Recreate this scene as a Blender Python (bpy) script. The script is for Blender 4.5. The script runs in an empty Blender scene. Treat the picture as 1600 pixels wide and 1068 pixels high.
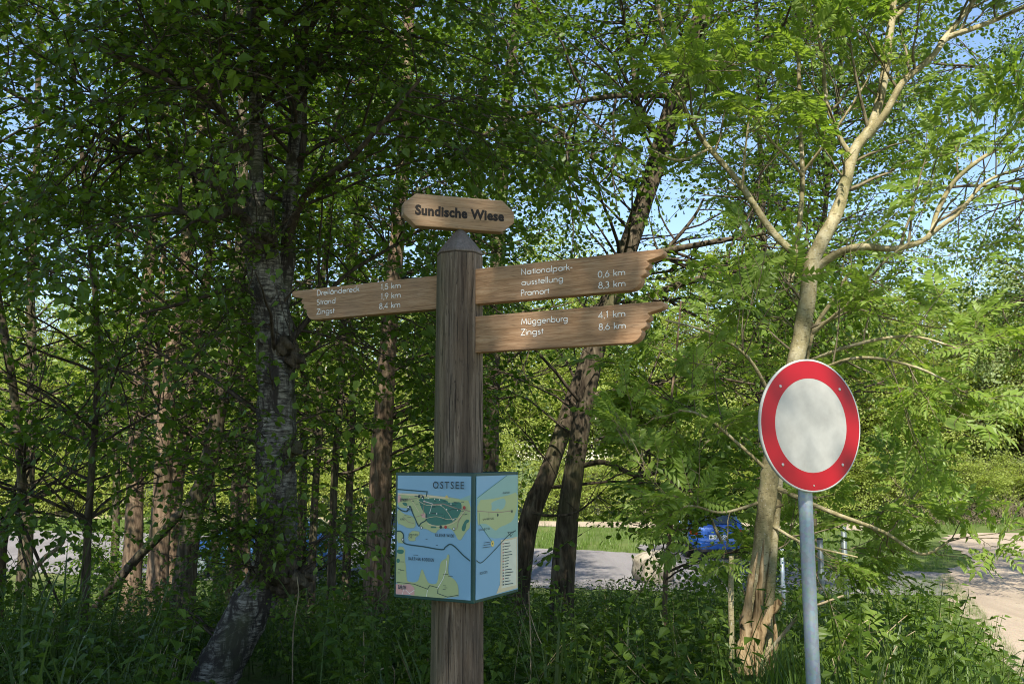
import bpy, bmesh, math, random
import numpy as np
from mathutils import Vector, Matrix

# ------------------------------------------------------------------ camera, sky, sun, exposure
scene = bpy.context.scene
COL = scene.collection
EYE = 3.0
FPX = 1450.0                       # focal length in pixels of the 1600 px wide photograph
PITCH = math.atan(181.0 / FPX)
cam_d = bpy.data.cameras.new('camera')
cam_d.sensor_width = 36.0
cam_d.lens = 36.0 * FPX / 1600.0
cam_d.clip_end = 3000.0
cam = bpy.data.objects.new('camera', cam_d)
COL.objects.link(cam)
cam.location = (0, 0, EYE)
cam.rotation_euler = (math.radians(90) + PITCH, 0, 0)
scene.camera = cam

SUN = Vector((-0.06, -0.66, 0.75)).normalized()      # towards the sun
world = bpy.data.worlds.new('World')
scene.world = world
world.use_nodes = True
wn = world.node_tree.nodes
wl = world.node_tree.links
for n in list(wn):
    wn.remove(n)
sky = wn.new('ShaderNodeTexSky')
sky.sky_type = 'NISHITA'
sky.sun_disc = False
sky.sun_elevation = math.asin(SUN.z)
sky.sun_rotation = math.atan2(SUN.x, SUN.y)
sky.air_density = 1.0
sky.dust_density = 0.2
sky.ozone_density = 1.6
bg = wn.new('ShaderNodeBackground')
bg.inputs['Strength'].default_value = 0.115
wo = wn.new('ShaderNodeOutputWorld')
wl.new(sky.outputs[0], bg.inputs[0])
wl.new(bg.outputs[0], wo.inputs[0])

sd = bpy.data.lights.new('sun', 'SUN')
sd.energy = 5.0
sd.angle = math.radians(0.53)
sd.color = (1.0, 0.94, 0.82)
sun = bpy.data.objects.new('sun', sd)
COL.objects.link(sun)
sun.rotation_euler = (-SUN).to_track_quat('-Z', 'Y').to_euler()

scene.view_settings.view_transform = 'Standard'
scene.view_settings.look = 'None'
scene.view_settings.gamma = 1.0
scene.view_settings.use_curve_mapping = False
scene.view_settings.exposure = 1.12
scene.render.engine = 'CYCLES'
cy = scene.cycles
cy.max_bounces = 7
cy.diffuse_bounces = 4
cy.glossy_bounces = 2
cy.transmission_bounces = 4
cy.transparent_max_bounces = 4
cy.sample_clamp_indirect = 6.0
cy.filter_width = 1.0
cy.use_denoising = True
cy.denoiser = 'OPENIMAGEDENOISE'
cy.denoising_input_passes = 'RGB_ALBEDO_NORMAL'
cy.denoising_prefilter = 'ACCURATE'

# ------------------------------------------------------------------ helpers
rs = np.random.RandomState(7)
R = random.Random(11)
UPV = np.array([0, 0, 1.0])


def ray(px, py):
    """world direction through a pixel of the 1600x1068 photograph"""
    a, b = (px - 800.0) / FPX, (534.0 - py) / FPX
    c, s = math.cos(PITCH), math.sin(PITCH)
    return np.array([a, c - b * s, s + b * c])


def at(px, py, y):
    d = ray(px, py)
    t = y / d[1]
    return np.array([d[0] * t, y, EYE + d[2] * t])


def on_plane(px, py, p, n):
    d = ray(px, py)
    o = np.array([0, 0, EYE])
    t = np.dot(np.array(p) - o, n) / np.dot(d, n)
    return o + d * t


def project(P):
    """pixel coordinates of world points (N,3)"""
    P = np.atleast_2d(P)
    c, s = math.cos(PITCH), math.sin(PITCH)
    y, z = P[:, 1], P[:, 2] - EYE
    dep = y * c + z * s
    up = -y * s + z * c
    dep = np.where(dep < 0.05, 0.05, dep)
    return 800 + FPX * P[:, 0] / dep, 534 - FPX * up / dep, dep


def sstep(a, b, v):
    t = np.clip((v - a) / (b - a), 0, 1)
    return t * t * (3 - 2 * t)


def track_edge(y):
    return 2.2 + 0.36 * y


def ground_z(x, y):
    x = np.asarray(x, float)
    y = np.asarray(y, float)
    b = 1.4 * (1 - sstep(6, 17, y))
    m = 1 - sstep(-3.0, -0.3, x - track_edge(y))
    return b * m


def tag(o, label=None, cat=None, group=None, kind=None):
    if label:
        o['label'] = label
    if cat:
        o['category'] = cat
    if group:
        o['group'] = group
    if kind:
        o['kind'] = kind
    return o


def empty(name, loc, label, cat, group=None, rz=0.0):
    o = bpy.data.objects.new(name, None)
    o.empty_display_size = 0.2
    COL.objects.link(o)
    o.location = loc
    o.rotation_euler = (0, 0, rz)
    return tag(o, label, cat, group)


def link(name, mesh, parent=None, mats=None):
    o = bpy.data.objects.new(name, mesh)
    COL.objects.link(o)
    if parent is not None:
        o.parent = parent
    if mats is not None:
        for m in mats:
            mesh.materials.append(m)
    return o


def copy_tree(o, parent=None):
    c = o.copy()
    COL.objects.link(c)
    c.parent = parent
    for ch in list(o.children):
        copy_tree(ch, c)
    return c


class MB:
    """collects shapes for one mesh"""

    def __init__(self):
        self.v, self.f, self.m = [], [], []

    def add(self, vs, fs, mi=0):
        b = len(self.v)
        self.v += [tuple(map(float, p)) for p in vs]
        for f in fs:
            self.f.append(tuple(b + i for i in f))
            self.m.append(mi)

    def box(self, c, s, mi=0, rot=None):
        vs = []
        for dx in (-.5, .5):
            for dy in (-.5, .5):
                for dz in (-.5, .5):
                    p = Vector((dx * s[0], dy * s[1], dz * s[2]))
                    if rot is not None:
                        p = rot @ p
                    vs.append(p + Vector(c))
        self.add(vs, [(0, 1, 3, 2), (4, 6, 7, 5), (0, 4, 5, 1), (2, 3, 7, 6), (0, 2, 6, 4), (1, 5, 7, 3)], mi)

    def tube(self, pts, radii, sides=8, mi=0, caps=True):
        V, T = tube(np.array(pts, float), np.array(radii, float), sides)
        n = len(pts)
        self.add(V, [tuple(t) for t in T], mi)
        if caps:
            b = len(self.v) - len(V)
            self.f.append(tuple(b + i for i in reversed(range(sides))))
            self.m.append(mi)
            self.f.append(tuple(b + (n - 1) * sides + i for i in range(sides)))
            self.m.append(mi)

    def prism(self, poly, z0, z1, mi=0, mi_side=None):
        """polygon in xy extruded along z"""
        n = len(poly)
        vs = [(p[0], p[1], z0) for p in poly] + [(p[0], p[1], z1) for p in poly]
        self.add(vs, [tuple(reversed(range(n))), tuple(range(n, 2 * n))], mi)
        b = len(self.v) - 2 * n
        for i in range(n):
            j = (i + 1) % n
            self.f.append((b + i, b + j, b + n + j, b + n + i))
            self.m.append(mi if mi_side is None else mi_side)

    def disc(self, c, r, n=24, z=0.0, mi=0):
        self.add([(c[0] + r * math.cos(2 * math.pi * i / n), c[1] + r * math.sin(2 * math.pi * i / n), z) for i in range(n)],
                 [tuple(range(n))], mi)

    def build(self, name, mats, parent=None, smooth=False, bevel=0.0, seg=2, subsurf=0):
        me = bpy.data.meshes.new(name)
        me.from_pydata(self.v, [], self.f)
        for m in (mats if isinstance(mats, (list, tuple)) else [mats]):
            me.materials.append(m)
        me.polygons.foreach_set('material_index', self.m)
        if smooth:
            me.polygons.foreach_set('use_smooth', [True] * len(me.polygons))
        o = bpy.data.objects.new(name, me)
        COL.objects.link(o)
        if parent is not None:
            o.parent = parent
        if bevel > 0:
            bv = o.modifiers.new('bevel', 'BEVEL')
            bv.width = bevel
            bv.segments = seg
            bv.limit_method = 'ANGLE'
        if subsurf:
            ss = o.modifiers.new('sub', 'SUBSURF')
            ss.levels = subsurf
            ss.render_levels = subsurf
        return o


def frames(pts):
    t = np.gradient(pts, axis=0)
    t /= np.linalg.norm(t, axis=1)[:, None] + 1e-9
    ref = np.array([1.0, 0, 0]) if abs(t[0][0]) < 0.8 else np.array([0, 1.0, 0])
    us = []
    u = ref - t[0] * np.dot(ref, t[0])
    u /= np.linalg.norm(u)
    for k in range(len(pts)):
        u = u - t[k] * np.dot(u, t[k])
        u /= np.linalg.norm(u) + 1e-9
        us.append(u)
    us = np.array(us)
    ws = np.cross(t, us)
    return t, us, ws


def tube(pts, radii, sides=6, rough=None, seed=0):
    n = len(pts)
    t, us, ws = frames(pts)
    a = np.arange(sides) * 2 * math.pi / sides
    rad = np.repeat(np.asarray(radii)[:, None], sides, axis=1)
    if rough:
        q = np.random.RandomState(seed)
        k1 = q.normal(0, 1, (n, sides))
        k1 = (k1 + np.roll(k1, 1, 0) + np.roll(k1, 1, 1)) / 1.7
        flute = q.uniform(0, 6.28)
        rad = rad * (1 + rough * k1 + rough * 0.9 * np.sin(3 * a + flute)[None, :])
    V = pts[:, None, :] + us[:, None, :] * (np.cos(a)[None, :, None] * rad[:, :, None]) + ws[:, None, :] * (np.sin(a)[None, :, None] * rad[:, :, None])
    V = V.reshape(-1, 3)
    i = np.arange(n - 1)[:, None] * sides
    j = np.arange(sides)[None, :]
    j2 = (j + 1) % sides
    A, B, C, D = (i + j), (i + j2), (i + sides + j2), (i + sides + j)
    T = np.concatenate([np.stack([A, B, C], -1).reshape(-1, 3), np.stack([A, C, D], -1).reshape(-1, 3)])
    return V, T


def catmull(pts, per=5):
    p = np.array(pts, float)
    if len(p) < 3:
        s = np.linspace(0, 1, per + 1)[:, None]
        return p[0] + (p[-1] - p[0]) * s
    e = np.vstack([2 * p[0] - p[1], p, 2 * p[-1] - p[-2]])
    out = []
    for k in range(1, len(e) - 2):
        a, b, c, d = e[k - 1], e[k], e[k + 1], e[k + 2]
        for s in np.linspace(0, 1, per, endpoint=False):
            out.append(0.5 * (2 * b + (c - a) * s + (2 * a - 5 * b + 4 * c - d) * s ** 2 + (3 * b - a - 3 * c + d) * s ** 3))
    out.append(p[-1])
    return np.array(out)


class Geo:
    """triangle soup in numpy: verts, tris, material index, per-vertex tint"""

    def __init__(self):
        self.V, self.T, self.M, self.K, self.n = [], [], [], [], 0

    def add(self, V, T, m=0, tint=0.5):
        self.V.append(V)
        self.T.append(T + self.n)
        self.M.append(np.full(len(T), m) if np.isscalar(m) else m)
        self.K.append(np.full(len(V), tint) if np.isscalar(tint) else tint)
        self.n += len(V)

    def arrays(self):
        return np.concatenate(self.V), np.concatenate(self.T), np.concatenate(self.M), np.concatenate(self.K)

    def build(self, name, mats, parent=None, smooth=False):
        V, T, M, K = self.arrays()
        me = bpy.data.meshes.new(name)
        me.vertices.add(len(V))
        me.vertices.foreach_set('co', V.astype(np.float32).ravel())
        me.loops.add(len(T) * 3)
        me.loops.foreach_set('vertex_index', T.astype(np.int32).ravel())
        me.polygons.add(len(T))
        me.polygons.foreach_set('loop_start', np.arange(0, len(T) * 3, 3, dtype=np.int32))
        for m in mats:
            me.materials.append(m)
        me.polygons.foreach_set('material_index', M.astype(np.int32))
        me.polygons.foreach_set('use_smooth', np.full(len(T), bool(smooth)))
        at_ = me.attributes.new('tint', 'FLOAT', 'POINT')
        at_.data.foreach_set('value', K.astype(np.float32))
        me.update(calc_edges=True)
        return link(name, me, parent)


# ------------------------------------------------------------------ materials
def new_mat(name):
    m = bpy.data.materials.new(name)
    m.use_nodes = True
    nt = m.node_tree
    for n in list(nt.nodes):
        nt.nodes.remove(n)
    out = nt.nodes.new('ShaderNodeOutputMaterial')
    return m, nt, out


def node(nt, typ, **kw):
    n = nt.nodes.new(typ)
    for k, v in kw.items():
        if k.startswith('i_'):
            n.inputs[k[2:]].default_value = v
        else:
            setattr(n, k, v)
    return n


def ramp(nt, fac, stops, interp='LINEAR'):
    r = nt.nodes.new('ShaderNodeValToRGB')
    r.color_ramp.interpolation = interp
    el = r.color_ramp.elements
    while len(el) > 1:
        el.remove(el[-1])
    el[0].position, el[0].color = stops[0][0], (*stops[0][1], 1)
    for p, c in stops[1:]:
        e = el.new(p)
        e.color = (*c, 1)
    nt.links.new(fac, r.inputs[0])
    return r.outputs[0]


def coords(nt, scale=(1, 1, 1), kind='Object'):
    tc = nt.nodes.new('ShaderNodeTexCoord')
    mp = nt.nodes.new('ShaderNodeMapping')
    mp.inputs['Scale'].default_value = scale
    nt.links.new(tc.outputs[kind], mp.inputs[0])
    return mp.outputs[0]


def noise(nt, vec, scale, detail=4, rough=0.55, dist=0.0):
    n = nt.nodes.new('ShaderNodeTexNoise')
    n.inputs['Scale'].default_value = scale
    n.inputs['Detail'].default_value = detail
    n.inputs['Roughness'].default_value = rough
    n.inputs['Distortion'].default_value = dist
    nt.links.new(vec, n.inputs['Vector'])
    return n.outputs['Fac']


def mix(nt, fac, a, b, mode='MIX'):
    n = nt.nodes.new('ShaderNodeMix')
    n.data_type = 'RGBA'
    n.blend_type = mode
    for sock, v in ((n.inputs[0], fac), (n.inputs[6], a), (n.inputs[7], b)):
        if hasattr(v, 'is_linked'):
            nt.links.new(v, sock)
        elif isinstance(v, (int, float)):
            sock.default_value = v
        else:
            sock.default_value = (*v, 1)
    return n.outputs[2]


def principled(nt, out, color, rough=0.7, spec=0.4, metal=0.0, bump=None, bump_s=0.3, bump_d=0.01, coat=0.0):
    p = nt.nodes.new('ShaderNodeBsdfPrincipled')
    if hasattr(color, 'is_linked'):
        nt.links.new(color, p.inputs['Base Color'])
    else:
        p.inputs['Base Color'].default_value = (*color, 1)
    if hasattr(rough, 'is_linked'):
        nt.links.new(rough, p.inputs['Roughness'])
    else:
        p.inputs['Roughness'].default_value = rough
    p.inputs['Specular IOR Level'].default_value = spec
    p.inputs['Metallic'].default_value = metal
    p.inputs['Coat Weight'].default_value = coat
    if bump is not None:
        b = nt.nodes.new('ShaderNodeBump')
        b.inputs['Strength'].default_value = bump_s
        b.inputs['Distance'].default_value = bump_d
        nt.links.new(bump, b.inputs['Height'])
        nt.links.new(b.outputs[0], p.inputs['Normal'])
    nt.links.new(p.outputs[0], out.inputs[0])
    return p


def plain(name, color, rough=0.6, spec=0.4, metal=0.0, coat=0.0, var=0.08, vs=30.0):
    m, nt, out = new_mat(name)
    n = noise(nt, coords(nt), vs, 3)
    c = mix(nt, n, tuple(x * (1 - var) for x in color), tuple(min(1, x * (1 + var)) for x in color))
    principled(nt, out, c, rough, spec, metal, coat=coat)
    return m


def leaf_mat(name, dark, light, trans=0.42, rough=0.42, spec=0.32):
    m, nt, out = new_mat(name)
    a = nt.nodes.new('ShaderNodeAttribute')
    a.attribute_name = 'tint'
    n = noise(nt, coords(nt), 0.9, 2)
    add = nt.nodes.new('ShaderNodeMath')
    add.operation = 'MULTIPLY_ADD'
    nt.links.new(a.outputs['Fac'], add.inputs[0])
    add.inputs[1].default_value = 0.7
    sc = nt.nodes.new('ShaderNodeMath')
    sc.operation = 'MULTIPLY_ADD'
    nt.links.new(n, sc.inputs[0])
    sc.inputs[1].default_value = 0.6
    sc.inputs[2].default_value = -0.15
    nt.links.new(sc.outputs[0], add.inputs[2])
    col = ramp(nt, add.outputs[0], [(0.0, dark), (1.0, light)])
    p = nt.nodes.new('ShaderNodeBsdfPrincipled')
    nt.links.new(col, p.inputs['Base Color'])
    p.inputs['Roughness'].default_value = rough
    p.inputs['Specular IOR Level'].default_value = spec
    t = nt.nodes.new('ShaderNodeBsdfTranslucent')
    tcol = mix(nt, 1.0, col, (1.0, 1.0, 0.45), 'MULTIPLY')
    hs = nt.nodes.new('ShaderNodeHueSaturation')
    hs.inputs['Value'].default_value = 1.9
    nt.links.new(tcol, hs.inputs['Color'])
    nt.links.new(hs.outputs[0], t.inputs[0])
    ms = nt.nodes.new('ShaderNodeMixShader')
    ms.inputs[0].default_value = trans
    nt.links.new(p.outputs[0], ms.inputs[1])
    nt.links.new(t.outputs[0], ms.inputs[2])
    nt.links.new(ms.outputs[0], out.inputs[0])
    return m


def bark_mat(name, dark, mid, light, vscale=(9, 9, 1.6), moss=0.0, bump_d=0.02):
    m, nt, out = new_mat(name)
    v = coords(nt, vscale)
    n1 = noise(nt, v, 2.2, 6, 0.65, 0.6)
    n2 = noise(nt, coords(nt), 3.0, 3)
    c = ramp(nt, n1, [(0.34, dark), (0.5, mid), (0.68, light)])
    c = mix(nt, n2, c, mix(nt, 1.0, c, (0.72, 0.72, 0.66), 'MULTIPLY'))
    if moss > 0:
        n3 = noise(nt, coords(nt), 1.4, 4)
        c = mix(nt, ramp(nt, n3, [(0.5, (0, 0, 0)), (0.7, (moss, moss, moss))]), c, (0.11, 0.13, 0.035))
    principled(nt, out, c, 0.9, 0.15, bump=n1, bump_s=0.8, bump_d=bump_d)
    return m


M = {}
M['leaf_birch'] = leaf_mat('leaf_birch', (0.022, 0.060, 0.005), (0.135, 0.200, 0.020))
M['leaf_alder'] = leaf_mat('leaf_alder', (0.028, 0.068, 0.006), (0.130, 0.200, 0.022))
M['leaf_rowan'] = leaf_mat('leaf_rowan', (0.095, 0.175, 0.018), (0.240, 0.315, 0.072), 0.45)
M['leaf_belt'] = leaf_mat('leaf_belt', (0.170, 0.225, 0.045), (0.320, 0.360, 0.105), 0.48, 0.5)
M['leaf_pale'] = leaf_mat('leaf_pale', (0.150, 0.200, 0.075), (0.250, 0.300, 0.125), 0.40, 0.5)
M['leaf_herb'] = leaf_mat('leaf_herb', (0.014, 0.046, 0.004), (0.115, 0.175, 0.022), 0.33)
M['grass'] = leaf_mat('grass', (0.060, 0.120, 0.016), (0.140, 0.200, 0.040), 0.35)
M['reed'] = leaf_mat('reed', (0.018, 0.050, 0.008), (0.100, 0.140, 0.036), 0.3)
M['dry'] = bark_mat('dry', (0.16, 0.12, 0.07), (0.30, 0.24, 0.15), (0.46, 0.39, 0.27))
M['twig'] = bark_mat('twig', (0.035, 0.026, 0.020), (0.075, 0.058, 0.043), (0.13, 0.10, 0.075))
M['twig_pale'] = bark_mat('twig_pale', (0.09, 0.075, 0.045), (0.18, 0.15, 0.095), (0.28, 0.24, 0.165))
M['bark_alder'] = bark_mat('bark_alder', (0.026, 0.019, 0.013), (0.080, 0.062, 0.043), (0.17, 0.138, 0.098), moss=0.35)
M['bark_brown'] = bark_mat('bark_brown', (0.050, 0.032, 0.022), (0.16, 0.11, 0.075), (0.30, 0.22, 0.155), moss=0.2)
M['bark_rowan'] = bark_mat('bark_rowan', (0.085, 0.075, 0.042), (0.20, 0.172, 0.100), (0.31, 0.275, 0.195), (7, 7, 3.5), 0.55, 0.012)


def rowan_bark():
    m, nt, out = new_mat('bark_rowan_smooth')
    n1 = noise(nt, coords(nt, (5, 5, 3)), 2.0, 6, 0.7)
    ln = noise(nt, coords(nt, (14, 14, 60)), 2.4, 3, 0.6)
    sp = noise(nt, coords(nt), 55, 3, 0.6)
    big = noise(nt, coords(nt), 3.0, 5, 0.65)
    c = ramp(nt, n1, [(0.32, (0.130, 0.108, 0.052)), (0.50, (0.290, 0.245, 0.132)), (0.66, (0.42, 0.370, 0.245))])
    c = mix(nt, ramp(nt, ln, [(0.36, (0.75, 0.75, 0.75)), (0.43, (0, 0, 0))]), c, (0.075, 0.058, 0.032))
    c = mix(nt, ramp(nt, sp, [(0.62, (0, 0, 0)), (0.70, (0.7, 0.7, 0.7))]), c, (0.42, 0.40, 0.34))
    c = mix(nt, ramp(nt, big, [(0.52, (0, 0, 0)), (0.66, (0.7, 0.7, 0.7))]), c, (0.115, 0.125, 0.045))
    principled(nt, out, c, 0.85, 0.2, bump=n1, bump_s=0.9, bump_d=0.012)
    return m


M['bark_rowan'] = rowan_bark()
M['bark_split'] = bark_mat('bark_split', (0.07, 0.040, 0.018), (0.33, 0.235, 0.13), (0.48, 0.37, 0.24), (12, 12, 1.0), 0.0, 0.02)
M['bark_white'] = bark_mat('bark_white', (0.12, 0.10, 0.085), (0.52, 0.49, 0.44), (0.66, 0.63, 0.58), (2, 2, 9))


def birch_bark():
    m, nt, out = new_mat('bark_birch')
    lent = noise(nt, coords(nt, (5, 5, 26)), 2.4, 5, 0.7)
    fis = noise(nt, coords(nt, (7, 7, 2.6)), 1.6, 6, 0.7, 0.8)
    big = noise(nt, coords(nt), 2.4, 4)
    w = ramp(nt, lent, [(0.40, (0.036, 0.030, 0.025)), (0.50, (0.17, 0.150, 0.120)), (0.68, (0.42, 0.385, 0.315))])
    f = ramp(nt, fis, [(0.44, (1, 1, 1)), (0.56, (0, 0, 0))])
    c = mix(nt, f, w, (0.040, 0.032, 0.026))
    c = mix(nt, ramp(nt, big, [(0.48, (0, 0, 0)), (0.62, (0.75, 0.75, 0.75))]), c, (0.075, 0.078, 0.036))
    principled(nt, out, c, 0.85, 0.2, bump=fis, bump_s=1.0, bump_d=0.03)
    return m


M['bark_birch'] = birch_bark()


def oak(name, dark, mid, light, axis='x', grey=0.3, bump_d=0.002):
    """timber with grain along one local axis"""
    m, nt, out = new_mat(name)
    s = (1.2, 22, 22) if axis == 'x' else (22, 22, 1.2)
    v = coords(nt, s)
    n1 = noise(nt, v, 3.0, 7, 0.68, 1.4)
    n2 = noise(nt, coords(nt, tuple(x * 2.5 for x in s)), 6.0, 4, 0.7)
    n3 = noise(nt, coords(nt), 5.0, 3)
    c = ramp(nt, n1, [(0.30, dark), (0.50, mid), (0.70, light)])
    c = mix(nt, ramp(nt, n2, [(0.32, (0.75, 0.75, 0.75)), (0.46, (0, 0, 0))]), c, tuple(x * 0.45 for x in dark))
    g = (0.30, 0.27, 0.235)
    c = mix(nt, ramp(nt, n3, [(0.42, (0, 0, 0)), (0.7, (grey, grey, grey))]), c, g)
    principled(nt, out, c, 0.78, 0.25, bump=n1, bump_s=0.55, bump_d=bump_d)
    return m


M['board_wood'] = oak('board_wood', (0.19, 0.100, 0.048), (0.37, 0.212, 0.112), (0.50, 0.322, 0.190), 'x', 0.16, 0.0015)
M['name_wood'] = oak('name_wood', (0.22, 0.125, 0.062), (0.35, 0.215, 0.115), (0.42, 0.285, 0.17), 'x', 0.25, 0.0015)


def post_wood():
    m, nt, out = new_mat('post_wood')
    n1 = noise(nt, coords(nt, (26, 26, 1.0)), 2.6, 8, 0.75, 0.7)
    cr = noise(nt, coords(nt, (34, 34, 1.0)), 3.2, 5, 0.68)
    sp = noise(nt, coords(nt, (60, 60, 9)), 3.0, 3, 0.6)
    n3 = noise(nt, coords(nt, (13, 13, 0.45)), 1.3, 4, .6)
    c = ramp(nt, n1, [(0.30, (0.048, 0.033, 0.023)), (0.48, (0.160, 0.116, 0.080)), (0.70, (0.35, 0.275, 0.205))])
    c = mix(nt, ramp(nt, cr, [(0.36, (0.95, 0.95, 0.95)), (0.45, (0, 0, 0))]), c, (0.020, 0.015, 0.011))
    c = mix(nt, ramp(nt, sp, [(0.30, (0.8, 0.8, 0.8)), (0.40, (0, 0, 0))]), c, (0.03, 0.022, 0.016))
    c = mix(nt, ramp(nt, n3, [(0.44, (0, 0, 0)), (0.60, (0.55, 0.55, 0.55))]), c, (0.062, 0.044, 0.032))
    # green algae on the weather side (local -x)
    tc = nt.nodes.new('ShaderNodeTexCoord')
    sep = nt.nodes.new('ShaderNodeSeparateXYZ')
    nt.links.new(tc.outputs['Object'], sep.inputs[0])
    al = ramp(nt, sep.outputs[0], [(0.0, (0.0, 0.0, 0.0)), (1.0, (0, 0, 0))])
    mr = nt.nodes.new('ShaderNodeMapRange')
    mr.inputs[1].default_value = -0.035
    mr.inputs[2].default_value = -0.085
    mr.inputs[3].default_value = 0.0
    mr.inputs[4].default_value = 0.55
    nt.links.new(sep.outputs[0], mr.inputs[0])
    c = mix(nt, mr.outputs[0], c, (0.095, 0.085, 0.035))
    principled(nt, out, c, 0.85, 0.2, bump=cr, bump_s=1.0, bump_d=0.007)
    return m


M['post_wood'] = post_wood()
M['cap_wood'] = oak('cap_wood', (0.07, 0.05, 0.04), (0.125, 0.092, 0.075), (0.20, 0.155, 0.13), 'z', 0.3)
M['paint_white'] = plain('paint_white', (0.82, 0.80, 0.76), 0.6)
M['engraved'] = plain('engraved', (0.022, 0.016, 0.012), 0.8)
M['frame_green'] = plain('frame_green', (0.010, 0.055, 0.048), 0.35, 0.5)
M['map_sea'] = plain('map_sea', (0.22, 0.40, 0.56), 0.3, 0.5, var=0.04, vs=8)
M['map_land'] = plain('map_land', (0.42, 0.47, 0.235), 0.3, 0.5, var=0.04)
M['map_shore'] = plain('map_shore', (0.24, 0.34, 0.34), 0.3, 0.5)
M['map_sand'] = plain('map_sand', (0.66, 0.55, 0.36), 0.3, 0.5)
M['map_park'] = plain('map_park', (0.030, 0.165, 0.135), 0.3, 0.5)
M['map_zone'] = plain('map_zone', (0.27, 0.44, 0.40), 0.3, 0.5, var=0.04)
M['map_zone_land'] = plain('map_zone_land', (0.42, 0.50, 0.24), 0.3, 0.5, var=0.04)
M['map_town'] = plain('map_town', (0.66, 0.36, 0.34), 0.3, 0.5)
M['map_ink'] = plain('map_ink', (0.012, 0.035, 0.050), 0.4, 0.5)
M['map_route'] = plain('map_route', (0.010, 0.060, 0.070), 0.4, 0.5)
M['map_road'] = plain('map_road', (0.33, 0.22, 0.18), 0.4, 0.5)
M['map_red'] = plain('map_red', (0.45, 0.06, 0.05), 0.4, 0.5)
M['map_yellow'] = plain('map_yellow', (0.75, 0.55, 0.14), 0.4, 0.5)
M['map_paper'] = plain('map_paper', (0.70, 0.68, 0.55), 0.3, 0.5)
M['sign_red'] = plain('sign_red', (0.33, 0.0018, 0.009), 0.42, 0.45, var=0.14, vs=9)


def sign_white():
    m, nt, out = new_mat('sign_white')
    n = noise(nt, coords(nt, (3, 3, 3)), 2.0, 5, 0.6)
    sp = noise(nt, coords(nt), 60, 2)
    c = ramp(nt, n, [(0.3, (0.27, 0.267, 0.245)), (0.65, (0.40, 0.395, 0.365))])
    c = mix(nt, ramp(nt, sp, [(0.22, (0.7, 0.7, 0.7)), (0.26, (0, 0, 0))]), c, (0.22, 0.2, 0.17))
    principled(nt, out, c, 0.42, 0.45)
    return m


M['sign_white'] = sign_white()
M['sign_rim'] = plain('sign_rim', (0.46, 0.46, 0.43), 0.5, var=.15)
M['sign_back'] = plain('sign_back', (0.35, 0.36, 0.36), 0.45, 0.5, 0.7)
M['bolt'] = plain('bolt', (0.50, 0.45, 0.43), 0.4, 0.5, 0.8)


def galvanised():
    m, nt, out = new_mat('galvanised')
    v = nt.nodes.new('ShaderNodeTexVoronoi')
    v.inputs['Scale'].default_value = 70
    nt.links.new(coords(nt), v.inputs['Vector'])
    n = noise(nt, coords(nt, (20, 20, 1.5)), 3, 5)
    c = mix(nt, n, (0.27, 0.32, 0.36), (0.40, 0.45, 0.49))
    c = mix(nt, 0.12, c, v.outputs['Color'], 'OVERLAY')
    principled(nt, out, c, 0.48, 0.5, 0.45)
    return m


M['galvanised'] = galvanised()
M['post_dark'] = plain('post_dark', (0.10, 0.12, 0.12), 0.5, 0.5, 0.3)
M['car_blue'] = plain('car_blue', (0.008, 0.075, 0.33), 0.25, 0.5, 0.25, 0.8, var=0.02)
M['car_skyblue'] = plain('car_skyblue', (0.08, 0.20, 0.46), 0.25, 0.5, 0.25, 0.8, var=0.02)
M['car_white'] = plain('car_white', (0.72, 0.74, 0.75), 0.3, 0.5, 0.0, 0.8, var=0.02)
M['car_grey'] = plain('car_grey', (0.10, 0.10, 0.11), 0.3, 0.5, 0.3, 0.8, var=0.02)
M['glass'] = plain('glass', (0.020, 0.030, 0.035), 0.06, 0.8, var=0.02)
M['tyre'] = plain('tyre', (0.018, 0.018, 0.018), 0.85)
M['alloy'] = plain('alloy', (0.55, 0.56, 0.57), 0.35, 0.5, 0.7)
M['tail'] = plain('tail', (0.50, 0.015, 0.012), 0.2, 0.6)
M['headlamp'] = plain('headlamp', (0.65, 0.68, 0.70), 0.12, 0.6)
M['plate'] = plain('plate', (0.80, 0.80, 0.78), 0.5)
M['trim'] = plain('trim', (0.020, 0.020, 0.022), 0.6)
M['chrome'] = plain('chrome', (0.70, 0.70, 0.72), 0.2, 0.5, 0.9)


def ground_mat():
    m, nt, out = new_mat('earth')
    v = coords(nt)
    n1 = noise(nt, v, 0.35, 5)
    n2 = noise(nt, v, 9.0, 6, 0.7)
    c = ramp(nt, n1, [(0.35, (0.07, 0.11, 0.025)), (0.55, (0.10, 0.145, 0.035)), (0.75, (0.15, 0.165, 0.055))])
    c = mix(nt, ramp(nt, n2, [(0.45, (0.0, 0.0, 0.0)), (0.66, (0.7, 0.7, 0.7))]), c, (0.085, 0.062, 0.038))
    principled(nt, out, c, 0.95, 0.1, bump=n2, bump_s=0.9, bump_d=0.05)
    return m


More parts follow.
